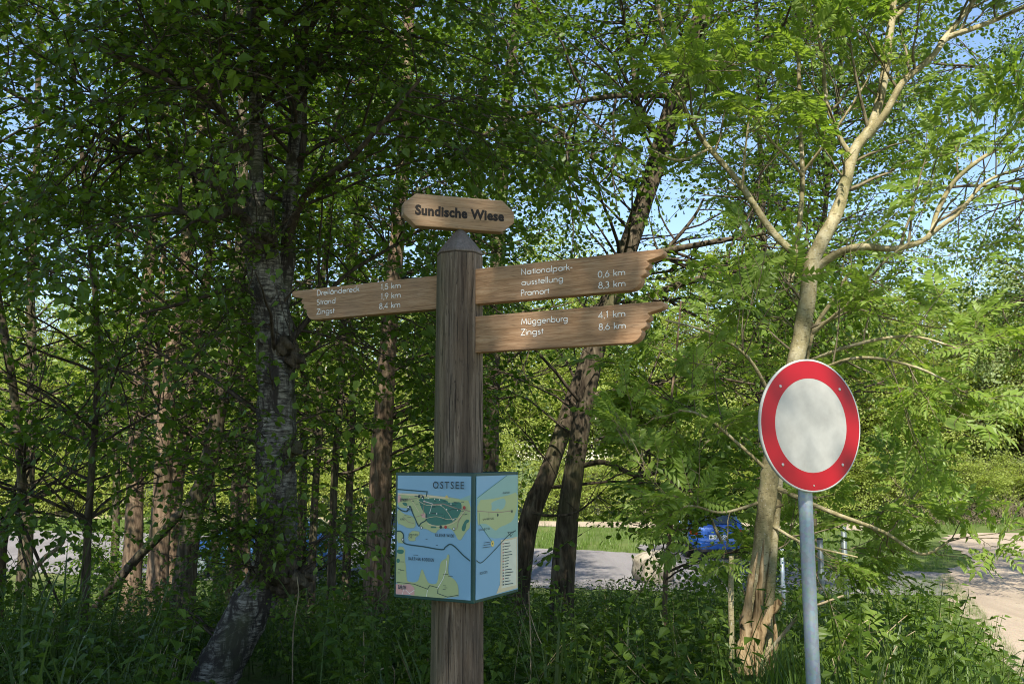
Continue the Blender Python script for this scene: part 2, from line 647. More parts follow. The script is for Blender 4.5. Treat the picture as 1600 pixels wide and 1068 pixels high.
def gravel_mat(name, a, b, peb=70):
    m, nt, out = new_mat(name)
    v = coords(nt)
    n1 = noise(nt, v, 0.5, 5, 0.6)
    n2 = noise(nt, v, 22.0, 6, 0.75)
    vo = nt.nodes.new('ShaderNodeTexVoronoi')
    vo.inputs['Scale'].default_value = peb
    nt.links.new(v, vo.inputs['Vector'])
    c = mix(nt, n1, a, b)
    c = mix(nt, ramp(nt, n2, [(0.35, (0.45, 0.45, 0.45)), (0.55, (0, 0, 0))]), c, tuple(x * 0.62 for x in a))
    c = mix(nt, 0.16, c, vo.outputs['Color'], 'SOFT_LIGHT')
    rut = noise(nt, coords(nt, (1.0, 0.10, 1)), 1.1, 4, 0.6)
    c = mix(nt, ramp(nt, rut, [(0.40, (0.55, 0.55, 0.55)), (0.56, (0, 0, 0))]), c, tuple(x * 0.72 for x in a))
    lit_ = noise(nt, v, 5.5, 3, 0.6)
    c = mix(nt, ramp(nt, lit_, [(0.66, (0, 0, 0)), (0.70, (0.6, 0.6, 0.6))]), c, (0.10, 0.075, 0.045))
    principled(nt, out, c, 0.95, 0.15, bump=n2, bump_s=0.8, bump_d=0.03)
    return m


M['earth'] = ground_mat()
M['road'] = gravel_mat('road', (0.19, 0.175, 0.17), (0.27, 0.25, 0.24))
M['gravel'] = gravel_mat('gravel', (0.33, 0.262, 0.195), (0.44, 0.360, 0.275))
M['stone'] = bark_mat('stone', (0.17, 0.145, 0.11), (0.29, 0.255, 0.20), (0.39, 0.35, 0.28), (3, 3, 3))


# ------------------------------------------------------------------ ground, road, gravel
def ground():
    xs = np.unique(np.concatenate([np.linspace(-700, -60, 9), np.linspace(-60, -16, 12), np.linspace(-16, 18, 86), np.linspace(18, 60, 12), np.linspace(60, 700, 9)]))
    ys = np.unique(np.concatenate([np.linspace(-300, -14, 8), np.linspace(-14, 26, 100), np.linspace(26, 90, 16), np.linspace(90, 1500, 9)]))
    X, Y = np.meshgrid(xs, ys)
    Z = ground_z(X, Y)
    bump = sstep(0.15, 0.6, Z)
    Z = Z + bump * 0.05 * (np.sin(X * 2.1 + Y * 1.3) + np.sin(X * 1.1 - Y * 2.7 + 1.0)) * 0.5
    V = np.stack([X, Y, Z], -1).reshape(-1, 3)
    nx, ny = len(xs), len(ys)
    f = []
    for j in range(ny - 1):
        for i in range(nx - 1):
            a = j * nx + i
            f.append((a, a + 1, a + nx + 1, a + nx))
    me = bpy.data.meshes.new('ground')
    me.from_pydata(V.tolist(), [], f)
    me.polygons.foreach_set('use_smooth', [True] * len(f))
    o = link('ground', me, None, [M['earth']])
    tag(o, kind='structure')


def sheet(name, left, right, z, mat, seed):
    """strip between two edge lines, with ragged edges"""
    q = np.random.RandomState(seed)
    L, Rr = catmull(left, 40)[:, :2], catmull(right, 40)[:, :2]
    if len(L) != len(Rr):
        raise ValueError(name)

    def ragged(E):
        w = q.normal(0, 1, E.shape)
        for _ in range(2):
            w = (w + np.roll(w, 1, 0) + np.roll(w, -1, 0)) / 1.9
        return E + w * .07
    L, Rr = ragged(L), ragged(Rr)
    k = 10
    vs, fs = [], []
    for i in range(len(L)):
        for j in range(k + 1):
            p = L[i] + (Rr[i] - L[i]) * j / k
            vs.append((p[0], p[1], z))
    for i in range(len(L) - 1):
        for j in range(k):
            a = i * (k + 1) + j
            fs.append((a, a + 1, a + k + 2, a + k + 1))
    me = bpy.data.meshes.new(name)
    me.from_pydata(vs, [], fs)
    o = link(name, me, None, [mat])
    tag(o, kind='structure')
    return o


ground()
ROAD_FAR = [(-60, 50, 0), (-20, 39.5, 0), (-6, 34, 0), (1, 31.6, 0), (4.5, 29.6, 0), (7.5, 27.3, 0), (9.8, 25.6, 0), (12.5, 24.6, 0)]
ROAD_NEAR = [(-60, 33, 0), (-24, 28, 0), (-8, 23.6, 0), (1, 22.0, 0), (3.5, 21.6, 0), (6.5, 21.2, 0), (8.5, 21.0, 0), (10.5, 20.8, 0)]
sheet('road', ROAD_NEAR, ROAD_FAR, 0.012, M['road'], 3)
sheet('gravel_track', [(track_edge(y) - 0.05, y, 0) for y in (-20, -5, 5, 12, 18, 24)] + [(13.5, 28, 0), (15.5, 34, 0), (18, 38, 0)],
      [(-.2, -20, 0), (5.2, -5, 0), (8.8, 5, 0), (11.4, 12, 0), (13.8, 18, 0), (16.5, 24, 0), (22, 28, 0), (34, 33, 0), (46, 36.5, 0)], 0.020, M['gravel'], 5)
sheet('parking_bay', [(4.3, 27.5, 0), (4.3, 30, 0), (4.4, 33, 0)], [(8.0, 26, 0), (8.0, 30, 0), (7.9, 33, 0)], 0.016, M['road'], 8)
sheet('far_gravel_lane', [(-50, 54, 0), (-10, 44, 0), (2, 41.5, 0), (10, 40, 0), (17, 39, 0)], [(-50, 59, 0), (-10, 48, 0), (2, 45, 0), (10, 44, 0), (17, 43, 0)], 0.016, M['gravel'], 6)

# ------------------------------------------------------------------ stroke lettering
def arc(cx, cy_, rx, ry, a0, a1, n=14):
    return [(cx + rx * math.cos(math.radians(a0 + (a1 - a0) * i / n)), cy_ + ry * math.sin(math.radians(a0 + (a1 - a0) * i / n))) for i in range(n + 1)]


CIRC = arc(.3, .3, .3, .3, 0, 360, 22)
NARCH = [(0, 0), (0, .6)]
GL = {
    'D': (.86, [[(0, 0), (0, 1)], [(0, 1), (.2, 1)] + arc(.2, .5, .45, .5, 90, -90)[1:] + [(0, 0)]]),
    'r': (.42, [[(0, 0), (0, .6)], arc(.24, .36, .24, .24, 175, 65)]),
    'e': (.80, [[(0.02, .31), (.6, .31)] + arc(.3, .3, .3, .3, 2, 318, 20)]),
    'i': (.24, [[(0, 0), (0, .6)], 'dot0']),
    'l': (.24, [[(0, 0), (0, 1.06)]]),
    'a': (.84, [CIRC, [(.6, 0), (.6, .6)]]),
    'ä': (.84, [CIRC, [(.6, 0), (.6, .6)], 'dots']),
    'n': (.74, [[(0, 0), (0, .6)], [(0, .33)] + arc(.25, .35, .25, .25, 180, 0)[1:] + [(.5, 0)]]),
    'd': (.84, [CIRC, [(.6, 0), (.6, 1.06)]]),
    'c': (.64, [arc(.3, .3, .3, .3, 48, 312)]),
    'k': (.60, [[(0, 0), (0, 1.06)], [(.40, .6), (.03, .28)], [(.14, .37), (.45, 0)]]),
    'S': (.72, [arc(.28, .75, .23, .24, 35, 270, 12)[:-1] + arc(.28, .255, .27, .255, 90, -150, 12)]),
    't': (.42, [[(.14, 0), (.14, .86)], [(0, .6), (.30, .6)]]),
    'Z': (.78, [[(0, 1), (.56, 1), (0, 0), (.6, 0)]]),
    'g': (.84, [CIRC, [(.6, .6), (.6, -.08)] + arc(.3, -.1, .3, .24, 0, -150)[1:]]),
    's': (.50, [arc(.17, .45, .14, .15, 40, 270, 9)[:-1] + arc(.17, .15, .16, .15, 90, -150, 9)]),
    'N': (.94, [[(0, 0), (0, 1), (.66, 0), (.66, 1)]]),
    'o': (.80, [CIRC]),
    'p': (.84, [CIRC, [(0, .6), (0, -.38)]]),
    'P': (.64, [[(0, 0), (0, 1)], [(0, 1), (.2, 1)] + arc(.2, .75, .26, .25, 90, -90)[1:] + [(0, .5)]]),
    'm': (1.16, [[(0, 0), (0, .6)], [(0, .35)] + arc(.23, .37, .23, .23, 180, 0)[1:] + [(.46, 0)], [(.46, .35)] + arc(.69, .37, .23, .23, 180, 0)[1:] + [(.92, 0)]]),
    'M': (1.14, [[(0, 0), (.12, 1), (.46, .2), (.80, 1), (.92, 0)]]),
    'u': (.74, [[(0, .6), (0, .25)] + arc(.25, .25, .25, .25, 180, 360)[1:] + [(.5, .27)], [(.5, .6), (.5, 0)]]),
    'b': (.84, [CIRC, [(0, 0), (0, 1.06)]]),
    '0': (.74, [arc(.27, .5, .27, .5, 0, 360, 24)]),
    '1': (.48, [[(.02, .86), (.18, 1), (.18, 0)]]),
    '3': (.66, [arc(.23, .76, .20, .24, 150, -90, 12)[:-1] + [(.23, .52)], arc(.22, .27, .26, .265, 90, -150, 14)]),
    '4': (.74, [[(.44, 0), (.44, 1), (0, .26), (.6, .26)]]),
    '5': (.68, [[(.5, 1), (.14, 1), (.08, .55)] + arc(.24, .3, .27, .3, 125, -150, 14)]),
    '6': (.70, [arc(.27, .28, .27, .28, 0, 360, 20), [(.05, .43), (.36, 1)]]),
    '8': (.68, [arc(.26, .76, .20, .23, 0, 360, 18), arc(.26, .27, .26, .265, 0, 360, 20)]),
    '9': (.70, [arc(.27, .72, .27, .28, 0, 360, 20), [(.49, .57), (.18, 0)]]),
    ',': (.26, [[(.09, .08), (.0, -.16)]]),
    '-': (.44, [[(0, .34), (.28, .34)]]),
    ' ': (.5, []),
}
GL['ü'] = (.74, GL['u'][1] + ['dots5'])


def ribbon(pts, w, closed):
    p = np.array(pts, float)
    n = len(p)
    L, Rr = [], []
    for i in range(n):
        if closed:
            a, b = p[(i - 1) % (n - 1)] if i in (0, n - 1) else p[i - 1], p[1] if i in (0, n - 1) else p[i + 1]
            if i in (0, n - 1):
                a, b = p[n - 2], p[1]
        else:
            a, b = p[max(0, i - 1)], p[min(n - 1, i + 1)]
        d1 = p[i] - a if np.any(p[i] != a) else b - p[i]
        d2 = b - p[i] if np.any(b != p[i]) else p[i] - a
        d1 = d1 / (np.linalg.norm(d1) + 1e-9)
        d2 = d2 / (np.linalg.norm(d2) + 1e-9)
        t = d1 + d2
        t /= np.linalg.norm(t) + 1e-9
        nn = np.array([-t[1], t[0]])
        k = 1.0 / max(0.45, abs(np.dot(nn, np.array([-d1[1], d1[0]]))))
        L.append(p[i] + nn * w * 0.5 * k)
        Rr.append(p[i] - nn * w * 0.5 * k)
    return L, Rr


def stroke_text(mb, text, x, y, size, width=None, weight=0.125, z=0.0, mi=0, end=None):
    """letters in the local xy plane; x..end fits the run to a length"""
    adv = sum(GL[c][0] for c in text) - 0.15
    sx = size if end is None else (end - x) / adv
    k = 0
    for c in text:
        a, strokes = GL[c]
        for s in strokes:
            zz = z + 0.00012 * (k % 3)
            k += 1
            if isinstance(s, str):
                for dx in {'dot0': [0], 'dots': [.17, .43], 'dots5': [.12, .38]}[s]:
                    n = 10
                    mb.add([(x + sx * dx + size * .085 * math.cos(2 * math.pi * i / n), y + size * (.82 + .085 * math.sin(2 * math.pi * i / n)), zz) for i in range(n)], [tuple(range(n))], mi)
                continue
            pts = [(px * sx / size, py) for px, py in s]
            cl = len(pts) > 6 and math.dist(pts[0], pts[-1]) < 1e-6
            L, Rr = ribbon(pts, weight, cl)
            vs = [(x + q[0] * size, y + q[1] * size, zz) for q in L] + [(x + q[0] * size, y + q[1] * size, zz) for q in Rr]
            n = len(pts)
            mb.add(vs, [(n + i, n + i + 1, i + 1, i) for i in range(n - 1)], mi)
        x += a * sx
    return x


def font_mesh(text, size, bold=0.0, spacing=1.0, xs=1.0):
    """built-in typeface as flat polygons: (verts, faces) with origin at the left of the baseline"""
    cu = bpy.data.curves.new('text', 'FONT')
    cu.body = text
    cu.size = size
    cu.offset = bold
    cu.space_character = spacing
    cu.fill_mode = 'FRONT'
    cu.resolution_u = 3
    ob = bpy.data.objects.new('text', cu)
    COL.objects.link(ob)
    dg = bpy.context.evaluated_depsgraph_get()
    me = bpy.data.meshes.new_from_object(ob.evaluated_get(dg))
    vs = [(v.co.x * xs, v.co.y) for v in me.vertices]
    fs = [tuple(p.vertices) for p in me.polygons]
    bpy.data.objects.remove(ob)
    bpy.data.curves.remove(cu)
    bpy.data.meshes.remove(me)
    return vs, fs


def put_font(mb, text, x, y, size, mi=0, z=0.0, bold=0.0, spacing=1.0, end=None, rot=0.0):
    vs, fs = font_mesh(text, size, bold, spacing)
    if not vs:
        return
    x0, x1 = min(v[0] for v in vs), max(v[0] for v in vs)
    sx = 1.0 if end is None else (end - x) / (x1 - x0)
    c, s = math.cos(rot), math.sin(rot)
    mb.add([(x + ((v[0] - x0) * sx) * c - v[1] * s, y + ((v[0] - x0) * sx) * s + v[1] * c, z) for v in vs], fs, mi)


# ------------------------------------------------------------------ the wooden signpost
YP = 3.39
AX = at(717, 600, YP)
N_BOARD = np.array([-0.469, -0.883, 0.0])
N_BOARD /= np.linalg.norm(N_BOARD)
D_RIGHT = np.array([-N_BOARD[1], N_BOARD[0], 0.0])            # boards run this way to the right (towards the camera)
N_NAME = np.array([0.293, -0.956, 0.0])
D_NAME = np.array([0.956, 0.293, 0.0])
POST_BASE = 1.36
post_xy = np.array([AX[0], YP])


def mat_from(xa, ya, za, o):
    m = Matrix.Identity(4)
    for i in range(3):
        m[i][0], m[i][1], m[i][2], m[i][3] = xa[i], ya[i], za[i], o[i]
    return m


def build_signpost():
    root = empty('signpost', (post_xy[0], post_xy[1], POST_BASE), 'octagonal weathered oak signpost with three pointing boards, a name board and a map box', 'signpost')
    base = np.array([post_xy[0], post_xy[1], POST_BASE])
    z_top = at(717, 400, YP)[2] - POST_BASE
    z_apex = at(722, 361, YP)[2] - POST_BASE
    # octagon with a face square to N_BOARD
    a0 = math.atan2(N_BOARD[1], N_BOARD[0])

    def octo(w, z):
        r = w / 2 / math.cos(math.pi / 8)
        return [(r * math.cos(a0 + math.pi / 8 + k * math.pi / 4), r * math.sin(a0 + math.pi / 8 + k * math.pi / 4), z) for k in range(8)]

    mb = MB()
    zs = np.linspace(0, z_top, 12)
    rings = [octo(0.186 - 0.026 * z / z_top, z) for z in zs]
    vs = [p for r in rings for p in r]
    fs = [(i * 8 + k, i * 8 + (k + 1) % 8, (i + 1) * 8 + (k + 1) % 8, (i + 1) * 8 + k) for i in range(len(zs) - 1) for k in range(8)]
    fs += [tuple(reversed(range(8))), tuple(range((len(zs) - 1) * 8, len(zs) * 8))]
    mb.add(vs, fs)
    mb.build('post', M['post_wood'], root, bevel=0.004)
    mb = MB()
    rr = [octo(0.150, z_top + 0.001), octo(0.163, z_top + 0.004), octo(0.157, z_top + 0.014), octo(0.100, z_top + (z_apex - z_top) * 0.55), octo(0.050, z_apex - 0.012), octo(0.034, z_apex)]
    vs = [p for r in rr for p in r]
    fs = [(i * 8 + k, i * 8 + (k + 1) % 8, (i + 1) * 8 + (k + 1) % 8, (i + 1) * 8 + k) for i in range(len(rr) - 1) for k in range(8)]
    fs += [tuple(reversed(range(8))), tuple(range((len(rr) - 1) * 8, len(rr) * 8))]
    mb.add(vs, fs)
    mb.build('cap', M['cap_wood'], root, bevel=0.003)

    def uv(px, py, plane_p, n, d):
        p = on_plane(px, py, plane_p, n)
        return np.dot(p - base, d), p[2] - POST_BASE

    TH = 0.042
    front = np.array([post_xy[0], post_xy[1], 0]) + N_BOARD * TH / 2
    # end profile of a pointing board: (fraction of length, fraction of height)
    tip = [(.985, 1.0), (.996, .965), (1.0, .92), (.998, .86), (.986, .81), (.957, .768), (.927, .735), (.918, .712), (.926, .68), (.929, .62), (.923, .56), (.911, .528), (.908, .505), (.914, .47), (.912, .40), (.901, .358), (.889, .335), (.886, .31), (.890, .26), (.885, .17), (.872, .08), (.855, .022), (.84, 0.0)]

    def arm(sign, tl, bl, tip_px, lines, label, capx):
        d = D_RIGHT * sign
        u0 = 0.070
        _, v1 = uv(*tl, front, N_BOARD, d)
        _, v0 = uv(*bl, front, N_BOARD, d)
        u1, _ = uv(*tip_px, front, N_BOARD, d)
        H, L = v1 - v0, u1 - u0
        xa = D_RIGHT
        ob = None
        mb = MB()
        prof = [(u0 - 0.03, 0.0)]
        prof += [(u0 + L * a, H * b) for a, b in reversed(tip)]
        prof += [(u0 - 0.03, H)]
        if sign < 0:
            prof = [(-x, y) for x, y in reversed(prof)]
        mb.prism(prof, -TH / 2, TH / 2)
        b = mb.build('direction_board', M['board_wood'], root, bevel=0.005, seg=3)
        b.matrix_local = mat_from(xa, UPV, N_BOARD, (0, 0, v0))
        tag(b, label)
        for text, p0, p1 in lines:
            mt = MB()
            ua, va = uv(*p0, front, N_BOARD, D_RIGHT)
            ub, _ = uv(*p1, front, N_BOARD, D_RIGHT)
            stroke_text(mt, text, ua, va - v0, capx, end=ub, weight=0.135, z=TH / 2 + 0.0012)
            mt.build('lettering', M['paint_white'], b)
        return b

    def z2(x, y):
        return (720 + x / 4.706, 360 + y / 4.706)

    def z1(x, y):
        return (440 + x / 4.45, 280 + y / 4.45)

    arm(1, (752, 419.3), (752, 474), (1037, 392), [
        ('Nationalpark-', z2(447, 326), z2(822, 296)), ('ausstellung', z2(449, 403), z2(755, 378)), ('Pramort', z2(446, 481), z2(650, 466)),
        ('0,6 km', z2(1011, 346), z2(1212, 331)), ('8,3 km', z2(1015, 426), z2(1214, 411))], 'upper right board lettered Nationalpark-ausstellung and Pramort', 0.0208)
    arm(1, (752, 493.3), (752, 549.8), (1038, 475), [
        ('Müggenburg', z2(447, 692), z2(788, 673)), ('Zingst', z2(445, 770), z2(607, 759)), ('4,1 km', z2(1014, 645), z2(1213, 634)),
        ('8,6 km', z2(1017, 731), z2(1216, 719))], 'lower right board lettered Müggenburg and Zingst', 0.0208)
    arm(-1, (680, 430.6), (680, 482.5), (456, 453), [
        ('Dreiländereck', z1(249, 808), z1(541, 783)), ('Strand', z1(246, 873), z1(376, 862)), ('Zingst', z1(246, 939), z1(368, 930)),
        ('1,5 km', z1(692, 768), z1(830, 758)), ('1,9 km', z1(692, 834), z1(830, 825)), ('8,4 km', z1(681, 901), z1(827, 891))],
        'left board lettered Dreiländereck, Strand and Zingst', 0.0212)

    # name board on top
    tn = 0.046
    fp = np.array([post_xy[0], post_xy[1], 0]) + N_NAME * tn / 2
    c = [uv(px, py, fp, N_NAME, D_NAME) for px, py in ((650, 303.5), (785, 311.5), (803.5, 328), (803.5, 344), (783, 361.5), (649, 353.5), (630.5, 336), (630.5, 318))]
    vt = (c[0][1] + c[1][1]) / 2
    vb = (c[4][1] + c[5][1]) / 2
    xl, xr = (c[6][0] + c[7][0]) / 2, (c[2][0] + c[3][0]) / 2
    h = vt - vb
    poly = [(xl + .046, 0), (xr - .046, 0), (xr, h * .32), (xr, h * .66), (xr - .046, h), (xl + .046, h), (xl, h * .68), (xl, h * .34)]
    mb = MB()
    mb.prism(poly, -tn / 2, tn / 2)
    nb = mb.build('name_board', M['name_wood'], root, bevel=0.004, seg=3)
    nb.matrix_local = mat_from(D_NAME, UPV, N_NAME, (0, 0, vb))
    mt = MB()
    ua, va = uv(480 + 421 / 2.5, 838 / 2.5, fp, N_NAME, D_NAME)
    ub, vb2 = uv(480 + 769 / 2.5, 860 / 2.5, fp, N_NAME, D_NAME)
    put_font(mt, 'Sundische Wiese', ua, (va + vb2) / 2 - vb - 0.001, 0.0505, z=tn / 2 + 0.001, bold=0.0023, spacing=1.05, end=ub)
    mt.build('lettering', M['engraved'], nb)
    # steel dowel that carries the name board on the cap
    mb = MB()
    mb.tube([(0, 0, z_apex - 0.02), (0, 0, vb + 0.012)], [0.014, 0.014], 10)
    mb.build('dowel', M['post_dark'], root, smooth=False)

    # map box: square sleeve round the post
    B = 0.322
    n1, n2 = N_BOARD, D_RIGHT
    corner = np.array([post_xy[0], post_xy[1], 0]) + (n1 + n2) * B / 2
    pt = on_plane(743, 738.5, corner, n1)
    pb = on_plane(743, 943, corner, n1)
    zb, zt = pb[2] - POST_BASE, pt[2] - POST_BASE
    H = zt - zb
    mbx = MB()
    t = 0.012
    # four walls as a sleeve (butted), local x = D_RIGHT, y = -N_BOARD
    mbx.box((0, -B / 2 + t / 2, H / 2), (B, t, H))
    mbx.box((0, B / 2 - t / 2, H / 2), (B, t, H))
    mbx.box((-B / 2 + t / 2, 0, H / 2), (t, B - 2 * t - 0.002, H))
    mbx.box((B / 2 - t / 2, 0, H / 2), (t, B - 2 * t - 0.002, H))
    mbx.box((0, 0, H - 0.012), (B - 2 * t - 0.002, B - 2 * t - 0.002, 0.010))
    box = mbx.build('map_box', M['frame_green'], root, bevel=0.002)
    box.matrix_local = mat_from(D_RIGHT, -N_BOARD, UPV, (0, 0, zb))
    tag(box, 'green framed box of map panels round the post')

    # print, drawn in pixel coordinates of an enlarged detail and mapped to the panel by homography
    def homog(src, dst):
        A = []
        for (x, y), (u, v) in zip(src, dst):
            A.append([x, y, 1, 0, 0, 0, -u * x, -u * y, -u])
            A.append([0, 0, 0, x, y, 1, -v * x, -v * y, -v])
        _, _, vt_ = np.linalg.svd(np.array(A, float))
        return vt_[-1].reshape(3, 3)

    fw = 0.011
    W = B - 2 * fw
    Hp = H - 2 * fw

    def panel(src, mloc, side):
        hm = homog(src, [(0, Hp), (W, Hp), (W, 0), (0, 0)])

        def tr(p):
            q = hm @ np.array([p[0], p[1], 1.0])
            return (min(max(q[0] / q[2], 0.0), W), min(max(q[1] / q[2], 0.0), Hp))

        pm = MB()
        pm.box((W / 2, Hp / 2, 0.0015), (W, Hp, 0.003))
        pn = pm.build('map_panel', M['map_sea'], box)
        pn.matrix_local = mloc
        names = ['map_shore', 'map_land', 'map_sand', 'map_park', 'map_zone', 'map_zone_land', 'map_town', 'map_ink', 'map_route', 'map_road', 'map_red', 'map_yellow', 'map_paper', 'paint_white']
        idx = {n: i for i, n in enumerate(names)}
        pr = MB()
        lay = [0.0033]

        def poly_(mat, pts, smooth=True):
            q = [tr(p) for p in pts]
            if smooth:
                q = smooth_closed(q)
            lay[0] += 0.00006
            pr.add([(x, y, lay[0]) for x, y in q], [tuple(range(len(q)))], idx[mat])

        def line(mat, pts, w, smooth=False):
            q = [tr(p) for p in pts]
            if smooth:
                q = [tuple(p) for p in catmull([(x, y, 0) for x, y in q], 4)[:, :2]]
            L, Rr = ribbon(q, w, False)
            lay[0] += 0.00006
            n = len(q)
            pr.add([(p[0], p[1], lay[0]) for p in L] + [(p[0], p[1], lay[0]) for p in Rr], [(n + i, n + i + 1, i + 1, i) for i in range(n - 1)], idx[mat])

        def dot(mat, p, r):
            x, y = tr(p)
            lay[0] += 0.00006
            pr.disc((x, y), r, 12, lay[0], idx[mat])

        def word(mat, s, p, q, size, bold=0.0, spacing=1.0):
            x, y = tr(p)
            e, y2 = tr(q)
            lay[0] += 0.00006
            put_font(pr, s, x, y, size, idx[mat], lay[0], bold, spacing, end=e)

        if side == 'left':
            land = [
                [(120, 218), (250, 222), (380, 235), (470, 245), (560, 258), (632, 268), (632, 450), (600, 480), (575, 520), (560, 545), (540, 540), (525, 505), (500, 470), (460, 455), (400, 470), (388, 498), (360, 490), (330, 470), (288, 462), (262, 435), (240, 385), (225, 345), (205, 308), (190, 325), (160, 322), (120, 315)],
                [(118, 320), (160, 365), (215, 378), (240, 400), (246, 460), (190, 465), (150, 440), (114, 430)],
                [(205, 485), (272, 486), (270, 515), (240, 530), (245, 555), (188, 553)],
                [(112, 487), (140, 488), (158, 510), (162, 560), (158, 573), (112, 565)],
                [(108, 596), (172, 600), (168, 680), (178, 760), (180, 830), (190, 845), (235, 852), (265, 838), (275, 800), (290, 748), (305, 785), (318, 820), (335, 855), (380, 862), (400, 845), (410, 760), (420, 705), (440, 685), (460, 680), (470, 645), (482, 655), (478, 700), (470, 760), (480, 800), (520, 825), (545, 870), (547, 970), (103, 937)],
            ]
            for a in land:
                c_ = np.mean(np.array(a, float), axis=0)
                big = [(p[0] + (p[0] - c_[0]) / (abs(p[0] - c_[0]) + 1e-6) * 3.5, p[1] + (p[1] - c_[1]) / (abs(p[1] - c_[1]) + 1e-6) * 3.5) for p in a]
                poly_('map_shore', big)
                poly_('map_land', a)
            poly_('map_sand', [(120, 217), (250, 223), (330, 229), (480, 245), (480, 256), (420, 254), (330, 244), (250, 238), (120, 226)], False)
            poly_('map_town', [(121, 232), (138, 232), (150, 262), (136, 280), (120, 284)], False)
            poly_('map_park', [(262, 250), (330, 256), (372, 250), (440, 258), (472, 270), (475, 285), (545, 275), (568, 285), (568, 335), (540, 390), (500, 425), (440, 442), (370, 444), (330, 425), (312, 395), (318, 360), (300, 345), (285, 320)])
            poly_('map_park', [(598, 398), (622, 402), (618, 420), (602, 425), (596, 470), (582, 486), (566, 470), (575, 440)])
            poly_('map_park', [(352, 450), (392, 449), (390, 462), (352, 462)], False)
            poly_('map_park', [(150, 284), (180, 282), (190, 300), (178, 310), (160, 300)])
            poly_('map_park', [(112, 617), (160, 617), (162, 640), (140, 652), (112, 640)])
            poly_('map_park', [(110, 683), (134, 683), (132, 712), (110, 712)])
            poly_('map_zone', [(552, 258), (632, 226), (632, 266), (560, 263)], False)
            poly_('map_town', [(285, 362), (312, 358), (316, 388), (292, 390)], False)
            poly_('map_town', [(104, 862), (150, 868), (205, 862), (236, 890), (236, 942), (104, 936)], False)
            line('paint_white', [(120, 890), (170, 900), (200, 930), (236, 905)], 0.0016)
            line('paint_white', [(150, 868), (160, 900), (150, 937)], 0.0016)
            line('map_route', [(120, 190), (200, 196), (328, 206), (322, 240)], 0.0040)
            line('map_route', [(118, 318), (150, 340), (185, 345), (198, 318), (210, 312), (222, 350), (245, 400), (268, 448), (285, 428), (320, 405), (322, 360)], 0.0042, True)
            line('map_route', [(112, 487), (140, 488), (160, 512), (166, 572), (300, 594), (430, 614), (455, 596), (490, 575), (530, 600), (580, 652), (629, 692)], 0.0044, True)
            line('map_road', [(300, 275), (380, 296), (440, 290), (540, 325), (590, 330), (632, 345)], 0.0028)
            line('map_road', [(590, 330), (560, 390), (545, 420), (535, 470)], 0.0022)
            line('map_sand', [(330, 430), (380, 446), (450, 446), (520, 420), (560, 380), (590, 340)], 0.003, True)
            line('map_sand', [(200, 240), (235, 290), (270, 350)], 0.002)
            line('map_road', [(250, 385), (300, 368), (310, 260)], 0.0018)
            line('paint_white', [(345, 360), (365, 290), (300, 270)], 0.0018)
            line('map_route', [(352, 358), (440, 362)], 0.0016)
            line('map_route', [(455, 365), (445, 400)], 0.0016)
            line('map_ink', [(110, 850), (235, 862), (330, 896), (345, 870), (405, 885), (400, 925), (470, 950), (547, 935)], 0.0020)
            line('paint_white', [(400, 890), (440, 820), (460, 760), (465, 690)], 0.0022)
            line('paint_white', [(330, 900), (322, 950)], 0.0020)
            for p in ((272, 240), (298, 246), (424, 454)):
                dot('map_ink', p, 0.0055)
            for p in ((588, 316), (458, 454)):
                dot('map_red', p, 0.0058)
            for p in ((288, 460), (516, 466), (156, 545), (196, 315)):
                dot('map_ink', p, 0.0052)
                dot('paint_white', p, 0.0034)
            dot('map_yellow', (466, 241), 0.005)
            qq = random.Random(9)
            for (ax_, ay, bx_, by_, nn_) in ((130, 330, 235, 450, 5), (340, 270, 560, 420, 14), (190, 225, 300, 300, 6), (520, 270, 620, 430, 6), (120, 700, 165, 830, 4), (420, 780, 530, 900, 5), (200, 540, 420, 660, 4)):
                for _ in range(nn_):
                    x_, y_ = qq.uniform(ax_, bx_ - 20), qq.uniform(ay, by_)
                    line('map_ink', [(x_, y_), (x_ + qq.uniform(12, 34), y_ + .6)], 0.0015)
            for (x_, y_) in ((300, 252), (340, 252), (385, 258), (420, 262), (500, 290), (545, 335), (400, 360), (430, 300), (470, 330), (520, 400)):
                dot('paint_white', (x_, y_), 0.0022)
            line('map_sand', [(262, 262), (330, 300), (420, 300), (470, 340), (520, 420)], 0.0014, True)
            line('map_sand', [(312, 395), (400, 380), (480, 400), (540, 390)], 0.0014, True)
            line('map_road', [(140, 260), (200, 262), (262, 250)], 0.0018)
            line('map_road', [(160, 380), (200, 420), (240, 430)], 0.0014)
            word('map_ink', 'OSTSEE', (374, 182), (590, 184), 0.034, 0.0004, 1.3)
            word('map_ink', 'KLEINE WIEK', (391, 520), (522, 524), 0.0145, 0.0003, 1.25)
            word('map_ink', 'BARTHER BODDEN', (201, 690), (380, 694), 0.0150, 0.0003, 1.25)
            word('map_ink', 'BARTHER', (203, 516), (268, 518), 0.0095)
            word('map_ink', 'OIE', (203, 533), (228, 533), 0.0095)
            word('map_ink', 'KIRR', (143, 408), (175, 409), 0.0105)
            word('map_ink', 'BARTH', (127, 897), (182, 899), 0.018, 0.0005)
            word('map_ink', 'ZINGST', (142, 272), (198, 275), 0.013, 0.0005)
        else:
            poly_('map_shore', [(650, 264), (740, 262), (800, 250), (870, 235), (922, 215), (920, 250), (912, 330), (905, 380), (890, 430), (850, 455), (800, 470), (772, 500), (750, 480), (720, 450), (680, 436), (650, 455)])
            poly_('map_zone', [(650, 254), (850, 106), (922, 109), (919, 545), (760, 545), (720, 530), (690, 480), (664, 440), (650, 440)], False)
